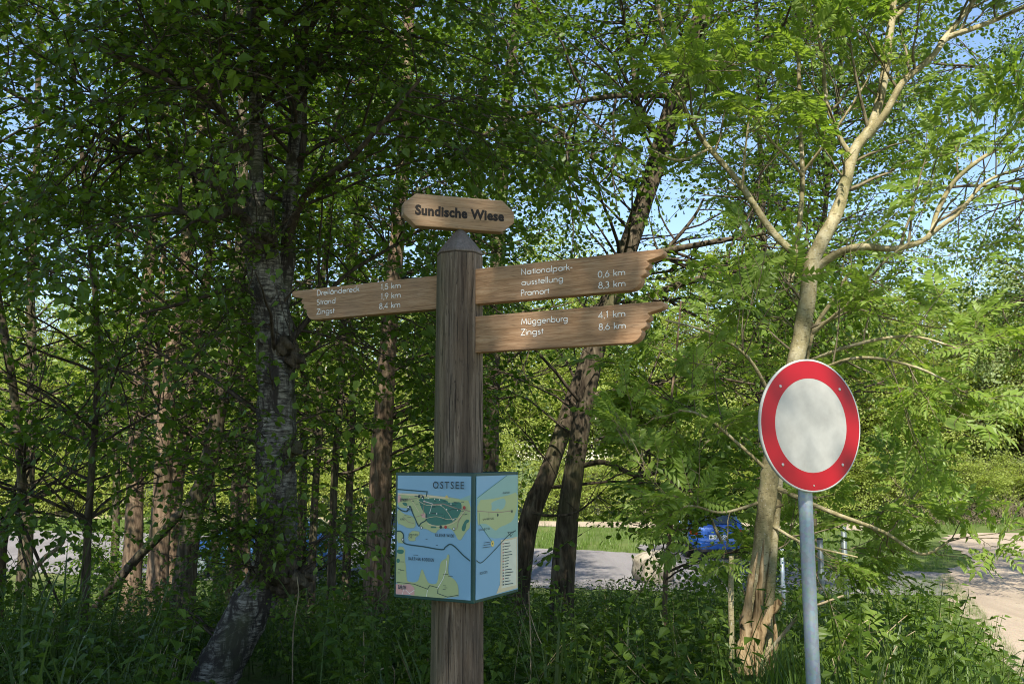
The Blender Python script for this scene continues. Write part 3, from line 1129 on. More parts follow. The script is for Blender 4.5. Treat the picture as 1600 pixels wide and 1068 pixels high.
            poly_('map_land', [(650, 268), (740, 266), (800, 256), (870, 242), (922, 222), (916, 330), (904, 380), (885, 428), (850, 450), (800, 466), (772, 494), (750, 474), (720, 444), (680, 432), (650, 450)])
            poly_('map_zone', [(740, 290), (800, 268), (830, 264), (842, 290), (830, 330), (812, 345), (795, 345), (790, 330), (765, 350), (742, 345), (748, 315)])
            poly_('map_sand', [(805, 560), (916, 542), (915, 912), (770, 945), (795, 880), (800, 760)], False)
            poly_('map_paper', [(812, 572), (908, 555), (906, 890), (806, 908)], False)
            line('map_park', [(650, 254), (850, 106)], 0.0024)
            line('map_park', [(664, 360), (664, 438), (752, 580)], 0.0020)
            line('map_road', [(650, 345), (720, 354), (800, 362), (880, 356)], 0.0026)
            line('map_route', [(634, 696), (662, 714), (690, 700), (760, 630), (830, 555), (872, 515), (905, 498)], 0.0036, True)
            line('map_ink', [(850, 506), (892, 506), (872, 538), (850, 506)], 0.0026)
            line('map_ink', [(870, 540), (868, 512)], 0.002)
            line('map_road', [(726, 354), (726, 392)], 0.0026)
            dot('map_yellow', (748, 582), 0.011)
            dot('map_ink', (748, 582), 0.003)
            for p in ((785, 380), (880, 360)):
                dot('map_ink', p, 0.0055)
            word('map_ink', 'BODDEN', (660, 800), (710, 794), 0.013, 0.0, 1.2)
            word('map_ink', 'GRABOW', (655, 487), (732, 484), 0.011, 0.0, 1.2)
            word('map_ink', 'PRAMORT', (820, 234), (868, 230), 0.009)
            word('map_ink', 'WIESE', (682, 414), (760, 411), 0.009)
            q = random.Random(4)
            for k in range(15):
                yy = 590 + k * 21
                dot('map_ink' if k % 3 else 'map_red', (818 - k * .3, yy - 3), 0.0034)
                line('map_ink', [(826, yy - 4), (826 + q.randint(22, 60), yy - 8)], 0.0026)
            for k in range(3):
                line('map_ink', [(690 - k * 6, 572 + k * 17), (730, 568 + k * 17)], 0.0018)
        o = pr.build('map_print', [M[n] for n in names], box)
        o.matrix_local = mloc

    panel([(120, 93), (632, 97), (628, 972), (103, 938)],
          mat_from((1, 0, 0), (0, 0, 1), (0, -1, 0), (-B / 2 + fw, -B / 2 - 0.0002, fw)), 'left')
    panel([(650, 101), (922, 106), (917, 920), (634, 982)],
          mat_from((0, 1, 0), (0, 0, 1), (1, 0, 0), (B / 2 + 0.0002, -B / 2 + fw, fw)), 'right')


def smooth_closed(q):
    p = np.array(q)
    out = []
    n = len(p)
    for i in range(n):
        a, b = p[i], p[(i + 1) % n]
        out.append(tuple(a * .75 + b * .25))
        out.append(tuple(a * .25 + b * .75))
    return out


build_signpost()


# ------------------------------------------------------------------ the round traffic sign
def build_round_sign():
    yd = 4.22
    c = at(1268, 664, yd)
    a = math.radians(26)
    xa = np.array([math.cos(a), math.sin(a), 0])
    nn = np.array([math.sin(a), -math.cos(a), 0])
    gz = float(ground_z(c[0], yd))
    pole_xy = c[:2] - nn[:2] * 0.060
    root = empty('traffic_sign', (pole_xy[0], pole_xy[1], gz), 'round red ringed white traffic sign on a galvanised pole', 'traffic sign')
    lx, ly = -0.012, 0.0
    r = 0.30
    pm = MB()
    ztop = c[2] + 0.20 - gz
    pts = [(0.0 + 0.010 * (1 - k / 8), 0, ztop * k / 8) for k in range(9)]
    pm.tube(pts, [0.0315] * 9, 28)
    pole = pm.build('pole', M['galvanised'], root, smooth=True)
    pole.data.polygons[-1].use_smooth = False
    pc = MB()
    pc.tube([(0, 0, ztop), (0, 0, ztop + 0.012)], [0.034, 0.030], 24)
    pc.build('pole_cap', M['trim'], root)
    mloc = mat_from(xa, UPV, nn, tuple(np.array([c[0] - pole_xy[0], c[1] - pole_xy[1], c[2] - gz])))

    def ring(mb, r0, r1, z, n=96, mi=0):
        vs = []
        for i in range(n):
            t = 2 * math.pi * i / n
            vs += [(r0 * math.cos(t), r0 * math.sin(t), z), (r1 * math.cos(t), r1 * math.sin(t), z)]
        mb.add(vs, [(2 * i, 2 * i + 1, 2 * ((i + 1) % n) + 1, 2 * ((i + 1) % n)) for i in range(n)], mi)

    d = MB()
    d.prism([(0.292 * math.cos(2 * math.pi * i / 96), 0.292 * math.sin(2 * math.pi * i / 96)) for i in range(96)], -0.003, 0.0)
    disc = d.build('sign_disc', M['sign_white'], root)
    disc.matrix_local = mloc
    e = MB()
    n = 96
    prof = [(0.291, -0.004), (0.297, -0.016), (0.300, -0.008), (0.300, 0.0005), (0.296, 0.0018), (0.2925, 0.0012)]
    vs = [(q[0] * math.cos(2 * math.pi * i / n), q[0] * math.sin(2 * math.pi * i / n), q[1]) for i in range(n) for q in prof]
    k = len(prof)
    fs = [(i * k + j, ((i + 1) % n) * k + j, ((i + 1) % n) * k + j + 1, i * k + j + 1) for i in range(n) for j in range(k - 1)]
    e.add(vs, fs)
    rim = e.build('rim', M['sign_rim'], root, smooth=True)
    rim.matrix_local = mloc
    g = MB()
    ring(g, 0.213, 0.2925, 0.0006)
    rg = g.build('red_ring', M['sign_red'], root)
    rg.matrix_local = mloc
    for dx, dy in ((-.176, .171), (.179, .168), (-.178, -.176), (.178, -.178)):
        b = MB()
        b.tube([(dx, dy, 0.0004), (dx, dy, 0.0034), (dx, dy, 0.0046)], [0.0075, 0.0068, 0.004], 12)
        o = b.build('bolt', M['bolt'], root, smooth=False)
        o.matrix_local = mloc
    b = MB()
    b.tube([(0.0, -.270, 0.0004), (0.0, -.270, 0.0026)], [0.005, 0.004], 10)
    o = b.build('bolt', M['bolt'], root)
    o.matrix_local = mloc
    for dz in (-0.16, 0.14):
        cl = MB()
        ring_pts = 24
        zc = c[2] + dz - gz
        cl.tube([(0, 0, zc - .018), (0, 0, zc + .018)], [0.037, 0.037], ring_pts)
        cl.box((nn[0] * 0.040, nn[1] * 0.040, zc), (0.05, 0.024, 0.034), 0, Matrix.Rotation(a, 3, 'Z'))
        cl.build('clamp', M['sign_back'], root)


build_round_sign()


# ------------------------------------------------------------------ cars
def make_car(name, label, loc, rz, paint, group, plate=None, scale=1.0):
    root = empty(name, loc, label, 'car', group, rz)
    root.scale = (scale, scale, scale)
    # stations along the length, rear at y = 0: (y, bottom, belt, top, half width low, half width belt, half width top)
    st = [(0.00, .42, .60, .62, .66, .70, .62), (0.04, .30, .66, .70, .74, .80, .74), (0.10, .28, .80, .92, .78, .84, .76), (0.16, .27, .90, 1.00, .80, .86, .74),
          (0.42, .25, .93, 1.26, .83, .875, .66), (0.72, .24, .93, 1.42, .84, .88, .60), (1.30, .22, .92, 1.475, .85, .885, .60), (2.00, .22, .91, 1.47, .85, .885, .60),
          (2.50, .22, .90, 1.36, .85, .885, .60), (3.05, .22, .89, 1.00, .85, .88, .68), (3.35, .22, .86, .91, .85, .87, .70), (3.75, .24, .76, .82, .82, .84, .68),
          (4.00, .28, .64, .70, .74, .78, .62), (4.08, .38, .54, .58, .62, .66, .54)]

    def section(s):
        y, b, be, t, wl, wb, wt = s
        return [(0, y, b), (wl * .8, y, b), (wl, y, b + .06), (wb + .005, y, b + (be - b) * .55), (wb, y, be), (wt + (wb - wt) * .12, y, be + (t - be) * .86), (wt * .86, y, t - .012 * (t > 1)), (0, y, t)]

    G = [section(s) for s in st]
    mb = MB()
    k = len(G[0])
    for sgn in (1, -1):
        vs = [(x * sgn, y, z) for g in G for x, y, z in g]
        fs = []
        for i in range(len(G) - 1):
            for j in range(k - 1):
                q = (i * k + j, (i + 1) * k + j, (i + 1) * k + j + 1, i * k + j + 1)
                fs.append(q if sgn < 0 else tuple(reversed(q)))
        for i, rev in ((0, sgn > 0), (len(G) - 1, sgn < 0)):
            for j in range(k - 2):
                q = (i * k, i * k + j + 1, i * k + j + 2)
                fs.append(tuple(reversed(q)) if rev else q)
        mb.add(vs, fs)
    body = mb.build('body', paint, root, smooth=True, subsurf=1)
    bm = bmesh.new()
    bm.from_mesh(body.data)
    bmesh.ops.remove_doubles(bm, verts=bm.verts, dist=1e-4)
    bmesh.ops.recalc_face_normals(bm, faces=bm.faces)
    bm.to_mesh(body.data)
    bm.free()
    for p in body.data.polygons:
        p.use_smooth = True

    def glass(name_, quads):
        m = MB()
        for q in quads:
            m.add(q, [tuple(range(len(q)))])
        o = m.build(name_, M['glass'], root)
        so = o.modifiers.new('thick', 'SOLIDIFY')
        so.thickness = 0.012
        so.offset = 0
        return o

    e = 0.022
    for s in (1, -1):
        def side(y, z):
            ys = [q[0] for q in st]
            be = np.interp(y, ys, [q[2] for q in st])
            t = np.interp(y, ys, [q[3] for q in st])
            wb = np.interp(y, ys, [q[5] for q in st])
            wt = np.interp(y, ys, [q[6] for q in st])
            f = (z - be) / max(.05, (t - be))
            return (s * (wb + (wt * .9 - wb) * f + e), y, z)
        glass('side_window', [[side(.75, .97), side(1.45, .96), side(1.45, 1.36), side(.98, 1.34)]])
        glass('side_window', [[side(1.53, .96), side(2.72, .95), side(2.30, 1.33), side(1.53, 1.36)]])
        m = MB()
        m.box((s * .90, 2.62, .98), (.10, .14, .11))
        m.build('wing_mirror', paint, root, bevel=.03)
        m = MB()
        m.box((s * .70, .085, .80), (.24, .10, .16))
        m.build('tail_light', M['tail'], root, bevel=.02)
        m = MB()
        m.box((s * .62, 3.98, .66), (.28, .12, .12))
        m.build('headlight', M['headlamp'], root, bevel=.03)
        for wy in (.72, 3.30):
            m = MB()
            m.tube([(s * .66, wy, .31), (s * .70, wy, .31), (s * .86, wy, .31), (s * .89, wy, .31)], [.27, .31, .31, .28], 28)
            wh = m.build('wheel', M['tyre'], root)
            m = MB()
            m.tube([(s * .885, wy, .31), (s * .897, wy, .31)], [.20, .19], 24)
            for j in range(5):
                t = j * 2 * math.pi / 5
                m.box((s * .899, wy + .1 * math.cos(t), .31 + .1 * math.sin(t)), (.012, .19, .05), 0, Matrix.Rotation(t, 3, 'X'))
            m.build('rim', M['alloy'], wh)
    glass('rear_window', [[(-.60, .20 - e, 1.03), (.60, .20 - e, 1.03), (.50, .62 - e, 1.37 + e), (-.50, .62 - e, 1.37 + e)]])
    glass('windscreen', [[(-.66, 2.98 + e, 1.06 + e), (.66, 2.98 + e, 1.06 + e), (.54, 2.48 + e, 1.38 + e), (-.54, 2.48 + e, 1.38 + e)]])
    m = MB()
    m.box((0, .02, .40), (1.38, .09, .20))
    m.build('bumper', paint, root, bevel=.03)
    m = MB()
    m.box((0, .03, .27), (1.30, .10, .10))
    m.build('lower_trim', M['trim'], root, bevel=.02)
    m = MB()
    m.box((0, 4.05, .34), (1.1, .06, .12))
    m.build('grille', M['trim'], root, bevel=.02)
    m = MB()
    m.tube([(0, .075, .90), (0, .055, .90)], [.055, .055], 18)
    m.build('badge', M['chrome'], root)
    pl = MB()
    pl.box((0, -0.012 + .02, .66), (.52, .012, .115))
    p_ = pl.build('number_plate', M['plate'], root)
    if plate:
        t = MB()
        put_font(t, plate, -.235, -.036, .098, 0, 0, .001, end=.235)
        tx = t.build('plate_lettering', M['trim'], p_)
        tx.matrix_local = mat_from((1, 0, 0), (0, 0, 1), (0, -1, 0), (0, -.001, .66))
    return root


CARS = 'cars on the car park'
make_car('parked_car', 'bright blue hatchback parked rear towards us, right of the leaning trunks', (6.10, 28.0, 0.014), math.radians(-3), M['car_blue'], CARS, 'D·AJ 992')
make_car('parked_car', 'light blue car seen side on behind the birch trunk', (-4.55, 24.6, 0.014), math.radians(86), M['car_skyblue'], CARS)
make_car('parked_car', 'white car parked behind the wood, left of the map box', (-3.2, 29.6, 0.014), math.radians(184), M['car_white'], CARS)


# ------------------------------------------------------------------ posts and stone by the road
def metal_post(px, y_top_px, y, r, label, mat, collar=None):
    p = at(px, y_top_px, y)
    gz = float(ground_z(p[0], y))
    root = empty('metal_post', (p[0], y, gz), label, 'post', 'short posts by the road')
    m = MB()
    h = p[2] - gz
    m.tube([(0, 0, -0.2), (0, 0, h * .5), (0, 0, h)], [r, r, r], 16)
    m.build('shaft', mat, root, smooth=True)
    m = MB()
    m.tube([(0, 0, h), (0, 0, h + .015), (0, 0, h + .022)], [r * 1.08, r * 1.08, r * .6], 16)
    m.build('post_cap', M['trim'], root)
    if collar:
        m = MB()
        m.tube([(0, 0, collar - .05), (0, 0, collar + .05)], [r * 1.35, r * 1.35], 16)
        m.build('collar', M['galvanised'], root)


metal_post(1221, 845, 16.5, .035, 'thin grey metal post with a collar, left of the round sign pole', M['galvanised'], .75)
metal_post(1281, 842, 15.0, .045, 'dark post just right of the round sign pole', M['post_dark'])
metal_post(1317, 805, 14.0, .040, 'tallest dark post in the nettles right of the round sign', M['post_dark'])


def blob(name, c, s, seed, mat, label, cat, sub=3):
    bm = bmesh.new()
    bmesh.ops.create_cube(bm, size=2.0)
    bmesh.ops.subdivide_edges(bm, edges=bm.edges[:], cuts=5, use_grid_fill=True)
    q = np.random.RandomState(seed)
    ph = q.uniform(0, 6, 6)
    for v in bm.verts:
        p = v.co
        n = p.normalized()
        k = 0.72 * p.length ** -0.0
        p2 = p.lerp(n * 1.25, .42)
        w = 1 + .07 * math.sin(p2.x * 3 + ph[0]) + .06 * math.sin(p2.y * 4 + p2.z * 2 + ph[1]) + .05 * math.sin(p2.z * 5 + ph[2])
        v.co = Vector((p2.x * s[0] * w, p2.y * s[1] * w, p2.z * s[2] * w))
    me = bpy.data.meshes.new(name)
    bm.to_mesh(me)
    bm.free()
    for p in me.polygons:
        p.use_smooth = True
    o = link(name, me, None, [mat])
    o.location = c
    tag(o, label, cat)
    return o


bl = at(1022, 880, 23.2)
blob('boulder', (bl[0], 23.2, 0.30), (.42, .32, .38), 3, M['stone'], 'pale beige boulder at the near edge of the road', 'boulder').rotation_euler = (0.05, -0.25, 0.4)


# ------------------------------------------------------------------ foliage building blocks
def unit(v):
    return v / (np.linalg.norm(v, axis=-1, keepdims=True) + 1e-9)


LEAF_SHAPES = {
    # (along, across) outlines: half profile right side, mirrored
    'birch': [(.0, .0), (.30, .50), (.62, .30), (1.0, .0)],
    'alder': [(.0, .0), (.38, .44), (.80, .38), (1.0, .0)],
    'lance': [(.0, .0), (.40, .50), (1.0, .0)],
}


def leaves_mesh(P, D, N, L, W, shape, fold=0.25, droop=0.12):
    """many leaves: base points, directions, normals, lengths, widths -> verts, tris"""
    n = len(P)
    D = unit(D)
    S = unit(np.cross(N, D))
    N = unit(np.cross(D, S))
    half = LEAF_SHAPES[shape]
    L = np.asarray(L)[:, None]
    W = np.asarray(W)[:, None]
    cols = []
    for a, b in half:                       # right side incl. base and tip
        cols.append(P + D * L * a + S * W * b + N * (fold * W * b - droop * L * a * a))
    for a, b in half[1:-1][::-1]:
        cols.append(P + D * L * a - S * W * b + N * (fold * W * b - droop * L * a * a))
    k = len(cols)
    V = np.stack(cols, 1).reshape(-1, 3)
    h = len(half)
    tip = h - 1
    # right fan and left fan about the midrib base->tip
    tris = []
    for i in range(0, tip - 1):
        tris.append((0, i + 1, i + 2) if i + 2 <= tip else None)
    for i in range(tip, k - 1):
        tris.append((0, i, i + 1))
    tris = np.array([t for t in tris if t])
    T = (np.arange(n)[:, None, None] * k + tris[None]).reshape(-1, 3)
    return V, T, k


def spray_template(seed, shape='birch', leaf=0.05, length=0.55, nside=6, fine=True, droop=0.15, gap=.75):
    """a leafy twig growing along +x, its leaves facing +z"""
    q = np.random.RandomState(seed)
    g = Geo()
    n = 6
    t = np.linspace(0, 1, n)
    main = np.stack([t * length, 0.06 * length * np.sin(t * 4 + q.uniform(0, 6)), -droop * length * t ** 2], -1)
    V, T = tube(main, np.linspace(.0035, .0012, n), 3)
    g.add(V, T, 1, .5)
    P, D, N = [], [], []

    def put(path, sp):
        ln = np.linalg.norm(path[-1] - path[0])
        m = max(2, int(ln / sp))
        for i in range(m + 1):
            f = (i + .3) / (m + .6)
            j = min(len(path) - 2, int(f * (len(path) - 1)))
            p = path[j] + (path[j + 1] - path[j]) * (f * (len(path) - 1) - j)
            d = unit(path[j + 1] - path[j])
            sd = 1 if i % 2 else -1
            lat = np.cross(UPV, d) * sd
            dd = unit(d * q.uniform(.3, .9) + lat * q.uniform(.5, 1.0) + np.array([0, 0, q.uniform(-.55, .1)]))
            if i == m:
                dd = unit(d + np.array([0, 0, q.uniform(-.4, 0)]))
            P.append(p + dd * leaf * .25)
            D.append(dd)
            N.append(unit(UPV + q.normal(0, .42, 3)))

    for i in range(nside):
        f = .18 + .75 * i / nside
        j = min(n - 2, int(f * (n - 1)))
        p = main[j] + (main[j + 1] - main[j]) * (f * (n - 1) - j)
        sd = 1 if i % 2 else -1
        ln = length * q.uniform(.30, .55) * (1.15 - .6 * f)
        d = unit(np.array([q.uniform(.5, 1), sd * q.uniform(.6, 1.0), q.uniform(-.3, .25)]))
        s = np.linspace(0, 1, 4)[:, None]
        path = p + d * ln * s + np.array([0, 0, -.18 * ln]) * s ** 2
        if fine:
            V, T = tube(path, np.linspace(.0020, .0009, 4), 3)
            g.add(V, T, 1, .5)
        put(path, leaf * gap)
    put(main[2:], leaf * gap)
    P, D, N = map(np.array, (P, D, N))
    m = len(P)
    L = leaf * q.uniform(.5, 1.28, m)
    V, T, k = leaves_mesh(P, D, N, L, L * (.78 if shape == 'birch' else .86), shape)
    g.add(V, T, 0, np.repeat(q.uniform(0, 1, m), k))
    return g.arrays()


def rowan_template(seed, leafn=6, scale=1.0):
    """shoot with pinnate leaves"""
    q = np.random.RandomState(seed)
    g = Geo()
    t = np.linspace(0, 1, 4)
    ln = .22 * scale
    main = np.stack([t * ln, 0 * t, .05 * ln * t], -1)
    V, T = tube(main, np.linspace(.004, .002, 4), 3)
    g.add(V, T, 1, .5)
    P, D, N, L = [], [], [], []
    for i in range(leafn):
        f = .25 + .75 * i / (leafn - 1)
        p = main[0] + (main[-1] - main[0]) * f
        az = i * 2.4 + q.uniform(-.4, .4)
        spread = 1.0 - .35 * f
        d = unit(np.array([.5 + .5 * f, math.cos(az) * spread, .35 + .55 * math.sin(az) * spread * .6]))
        rl = .17 * scale * q.uniform(.8, 1.2)
        s = np.linspace(0, 1, 5)[:, None]
        path = p + d * rl * s + np.array([0, 0, -.45 * rl]) * s ** 2
        V, T = tube(path, np.linspace(.0015, .0008, 5), 3)
        g.add(V, T, 1, .5)
        side = unit(np.cross(UPV, d))
        nn = unit(np.cross(d, side))
        if nn[2] < 0:
            nn = -nn
        for j in range(5):
            ff = .28 + .68 * j / 5
            jj = min(3, int(ff * 4))
            pp = path[jj] + (path[jj + 1] - path[jj]) * (ff * 4 - jj)
            td = unit(path[jj + 1] - path[jj])
            for sg in (1, -1):
                P.append(pp)
                D.append(unit(side * sg + td * .45 + q.normal(0, .08, 3)))
                N.append(unit(nn + q.normal(0, .22, 3)))
                L.append(.070 * scale * (1 - .35 * abs(ff - .5)) * q.uniform(.85, 1.1))
        P.append(path[-1])
        D.append(unit(path[-1] - path[-2]))
        N.append(nn)
        L.append(.06 * scale)
    P, D, N, L = map(np.array, (P, D, N, L))
    V, T, k = leaves_mesh(P, D, N, L, L * .50, 'lance', .2, .2)
    tint = np.repeat(np.clip(q.normal(.55, .2, leafn), 0, 1), 11)
    g.add(V, T, 0, np.repeat(tint, k))
    return g.arrays()


def frond_template(seed):
    """one pinnate rowan leaf along +x"""
    q = np.random.RandomState(seed)
    g = Geo()
    rl = .19
    t = np.linspace(0, 1, 6)
    path = np.stack([t * rl, .02 * np.sin(t * 3), -.30 * rl * t ** 2], -1)
    V, T = tube(path, np.linspace(.0016, .0008, 6), 3)
    g.add(V, T, 1, .5)
    P, D, N, L = [], [], [], []
    for j in range(6):
        f = .25 + .68 * j / 5
        p = np.array([np.interp(f, t, path[:, i]) for i in range(3)])
        for sg in (1, -1):
            P.append(p)
            D.append(unit(np.array([.5, sg * .9, q.normal(-.12, .12)])))
            N.append(unit(UPV + q.normal(0, .22, 3)))
            L.append(.064 * (1 - .4 * abs(f - .5)) * q.uniform(.85, 1.1))
    P.append(path[-1])
    D.append(unit(path[-1] - path[-2]))
    N.append(UPV)
    L.append(.058)
    P, D, N, L = map(np.array, (P, D, N, L))
    V, T, k = leaves_mesh(P, D, N, L, L * .46, 'birch', .2, .2)
    g.add(V, T, 0, np.clip(np.repeat(q.normal(.6, .12, len(P)), k), 0, 1))
    return g.arrays()


def stamp(geo, templates, P, X, Z, S, q):
    """place template copies: positions, x axes, approximate z axes, scales"""
    P, X, Z, S = map(np.asarray, (P, X, Z, S))
    if len(P) == 0:
        return
    X = unit(X)
    Y = unit(np.cross(Z, X))
    Z = np.cross(X, Y)
    which = q.randint(0, len(templates), len(P))
    for k, (V, T, Mi, K) in enumerate(templates):
        ix = np.where(which == k)[0]
        if len(ix) == 0:
            continue
        m = np.stack([X[ix], Y[ix], Z[ix]], 1) * S[ix][:, None, None]
        W = np.einsum('vk,nkc->nvc', V, m) + P[ix][:, None, :]
        n, nv = len(ix), len(V)
        TT = (np.arange(n)[:, None, None] * nv + T[None]).reshape(-1, 3)
        kk = np.clip(K[None, :] * .65 + q.uniform(0, .35, n)[:, None], 0, 1).reshape(-1)
        geo.add(W.reshape(-1, 3), TT, np.tile(Mi, n), kk)


# parts of the picture that stay open in the foreground: (x0, y0, x1, y1, nearer than, share removed)
OPEN = [
    (440, 285, 1060, 570, 6.5, .97), (600, 560, 830, 960, 6.8, 1.0), (1180, 545, 1360, 1080, 4.9, 1.0), (660, 900, 780, 1080, 6.0, 1.0),
    (1062, 796, 1152, 876, 27, .93), (990, 850, 1062, 910, 22, .6), (800, 820, 1000, 905, 21, .80), (800, 545, 945, 900, 10.5, .80), (940, 810, 1000, 905, 21, .3),
    (0, 818, 130, 872, 24, .35), (262, 828, 335, 885, 24, .6), (470, 790, 535, 885, 24, .5), (1450, 820, 1600, 900, 22, .6), (960, 350, 1240, 395, 30, .80), (1380, 0, 1600, 60, 40, .45), (1190, 390, 1300, 560, 6.4, .75),
    (1000, 0, 1600, 430, 7.0, .38), (1230, 230, 1420, 420, 6.15, .85), (1330, 30, 1430, 260, 6.15, .85), (1020, 0, 1110, 240, 6.15, .7), (1100, 220, 1260, 420, 6.15, .7), (1290, 330, 1520, 420, 5.95, .7), (1040, 280, 1130, 400, 40, .6), (1545, 180, 1600, 320, 40, .6),
    (1140, 840, 1230, 1060, 6.6, .85), (380, 120, 490, 420, 6.8, .35), (470, 290, 620, 430, 9.0, .35), (1250, 0, 1420, 400, 5.7, .5), (930, 470, 1180, 620, 12.5, .6), (750, 540, 930, 830, 14, .6),
    (300, 900, 440, 1068, 7.5, .7), (0, 360, 380, 800, 24, .52), (380, 430, 640, 800, 24, .40), (0, 60, 340, 360, 24, .25), (0, 0, 640, 430, 8, .30),
]


def keep_mask(P, q, near=4.7):
    px, py, dep = project(P)
    keep = ~((dep < near) & (px > -60) & (px < 1660) & (py > -60) & (py < 1130) & (P[:, 1] > 0.05))
    for x0, y0, x1, y1, dm, pr in OPEN:
        ins = (px > x0) & (px < x1) & (py > y0) & (py < y1) & (dep < dm)
        keep &= ~(ins & (q.uniform(0, 1, len(P)) < pr))
    return keep


def branch_path(p, d, ln, q, sag=0.0, wob=.12, n=7):
    t = np.linspace(0, 1, n)[:, None]
    w = q.normal(0, 1, (n, 3)) * wob * ln / n
    w[0] = 0
    path = p + d * ln * t + np.cumsum(w, 0) * .9 + np.array([0, 0, sag * ln]) * t ** 2
    return path


def limb_tube(geo, pts, r0, r1, sides=9, mi=0, rough=0.05, seed=0, per=5, flare=0.0, power=0.8):
    path = catmull(pts, per)
    t = np.linspace(0, 1, len(path))
    rad = r0 + (r1 - r0) * t ** power
    if flare:
        rad = rad * (1 + flare * np.exp(-t * 14))
    V, T = tube(path, rad, sides, rough, seed)
    geo.add(V, T, mi, .5)
    return path, rad


def clothe(wood, crown, limbs, q, templates, nsec, sec_len, spray_gap=.30, tmin=.25, up=.25, sag=-.05, scale=(.8, 1.3), ter=3, open_=True, bias=None, out=.4, zmin=None, near=4.7, twmat=0, zj=.3, hold=None):
    """side branches with sprays on each limb; returns nothing"""
    SP, SX, SZ, SS = [], [], [], []
    wts = np.array([np.sum(np.linalg.norm(np.diff(l[0], axis=0), axis=1)) * l[2] for l in limbs])
    wts /= wts.sum()
    for _ in range(nsec):
        k = q.choice(len(limbs), p=wts)
        path, rad, _w = limbs[k]
        f = tmin + (1 - tmin) * q.uniform(0, 1) ** .85
        j = min(len(path) - 2, int(f * (len(path) - 1)))
        p = path[j] + (path[j + 1] - path[j]) * q.uniform(0, 1)
        if zmin is not None and p[2] < zmin:
            continue
        tang = unit(path[j + 1] - path[j])
        a = q.normal(0, 1, 3)
        a = a - tang * np.dot(a, tang)
        a = unit(a)
        if bias is not None:
            a = unit(a + bias)
        d = unit(a + tang * out + UPV * up)
        ln = sec_len * q.uniform(.45, 1.15) * (1.1 - .45 * f)
        br = branch_path(p, d, ln, q, sag)
        r0 = min(rad[j] * .55, .006 + .010 * ln)
        sub = [(br, r0)]
        for _t in range(ter):
            ff = q.uniform(.25, .9)
            jj = min(5, int(ff * 6))
            tp = br[jj] + (br[jj + 1] - br[jj]) * q.uniform(0, 1)
            td = unit(br[jj + 1] - br[jj])
            a2 = q.normal(0, 1, 3)
            a2 = unit(a2 - td * np.dot(a2, td))
            a2[2] *= .5
            dd = unit(td * .8 + a2)
            sub.append((branch_path(tp, dd, ln * q.uniform(.25, .5), q, sag, .12, 5), r0 * .5))
        for bi, (b, r) in enumerate(sub):
            if open_:
                px, py, dep = project(b)
                if np.any((dep < near) & (px > -40) & (px < 1640) & (py > -40) & (py < 1110)):
                    continue
                hit = False
                for x0, y0, x1, y1, dm, pr in OPEN:
                    if pr > .95 and np.any((px > x0) & (px < x1) & (py > y0) & (py < y1) & (dep < dm)):
                        hit = True
                if hit:
                    continue
            V, T = tube(b, np.linspace(r, max(.0018, r * .25), len(b)), 4 if r > .006 else 3)
            wood.add(V, T, twmat, .5)
            L = np.sum(np.linalg.norm(np.diff(b, axis=0), axis=1))
            m = max(1, int(L / spray_gap))
            for i in range(m):
                ff = (.25 if bi == 0 else .1) + (.75 if bi == 0 else .9) * (i + q.uniform(.2, .9)) / m
                ff = min(.999, ff)
                jj = min(len(b) - 2, int(ff * (len(b) - 1)))
                sp = b[jj] + (b[jj + 1] - b[jj]) * (ff * (len(b) - 1) - jj)
                td = unit(b[jj + 1] - b[jj])
                lat = np.cross(UPV, td) * (1 if i % 2 else -1)
                SP.append(sp)
                SX.append(unit(td * q.uniform(.3, 1) + lat * q.uniform(.2, 1) + q.normal(0, .25, 3)))
                SZ.append(unit(UPV + q.normal(0, zj, 3)))
                SS.append(q.uniform(*scale))
            SP.append(b[-1])
            SX.append(unit(b[-1] - b[-2]))
            SZ.append(unit(UPV + q.normal(0, .25, 3)))
            SS.append(q.uniform(*scale))
    SP, SX, SZ, SS = map(np.array, (SP, SX, SZ, SS))
    if open_ and len(SP):
        k = keep_mask(SP + unit(SX) * (SS * .25)[:, None], q, near)
        SP, SX, SZ, SS = SP[k], SX[k], SZ[k], SS[k]
    if hold is not None:
        px, py, dep = project(SP)
        vis = np.where((px > 930) & (px < 1600) & (py > 0) & (py < 1000))[0]
        pick = vis[np.argsort(dep[vis])][:hold]
        rest = np.setdiff1d(np.arange(len(SP)), pick)
        stamp(crown, templates, SP[rest], SX[rest], SZ[rest], SS[rest], q)
        return SP[pick], SX[pick], SZ[pick], SS[pick]
    stamp(crown, templates, SP, SX, SZ, SS, q)
    return len(SP)


T_BIRCH = [spray_template(s, 'birch', .062, .52, 6, True, .28, 1.05) for s in (1, 2, 3, 4)]
T_ALDER = [spray_template(s, 'alder', .056, .52, 5, False, .10, 1.2) for s in (5, 6, 7, 8)]
T_MID = [spray_template(s, 'lance', .066, .54, 5, False, .12, 1.15) for s in (15, 16, 17, 18)]
T_FAR = [spray_template(s, 'lance', .080, .62, 4, False, .15, 1.0) for s in (9, 10, 11)]
T_ROWAN = [rowan_template(s, n) for s, n in ((12, 6), (13, 4), (14, 5), (22, 3), (23, 7), (24, 4))]


def finish_tree(root, wood, crown, wood_mats, leaf_mats, base):
    """meshes are built in world space: shift them to the root"""
    b = np.array(base)
    for g in (wood, crown):
        g.V = [v - b for v in g.V]
    o = wood.build('trunk', wood_mats, root, True) if wood.n else None
    c = crown.build('crown', leaf_mats, root) if crown.n else None
    if c is not None:
        c['kind'] = 'stuff'
    return o, c


def px_limb(pts):
    """(px, py, depth) rows -> world points"""
    return np.array([at(*p) for p in pts])


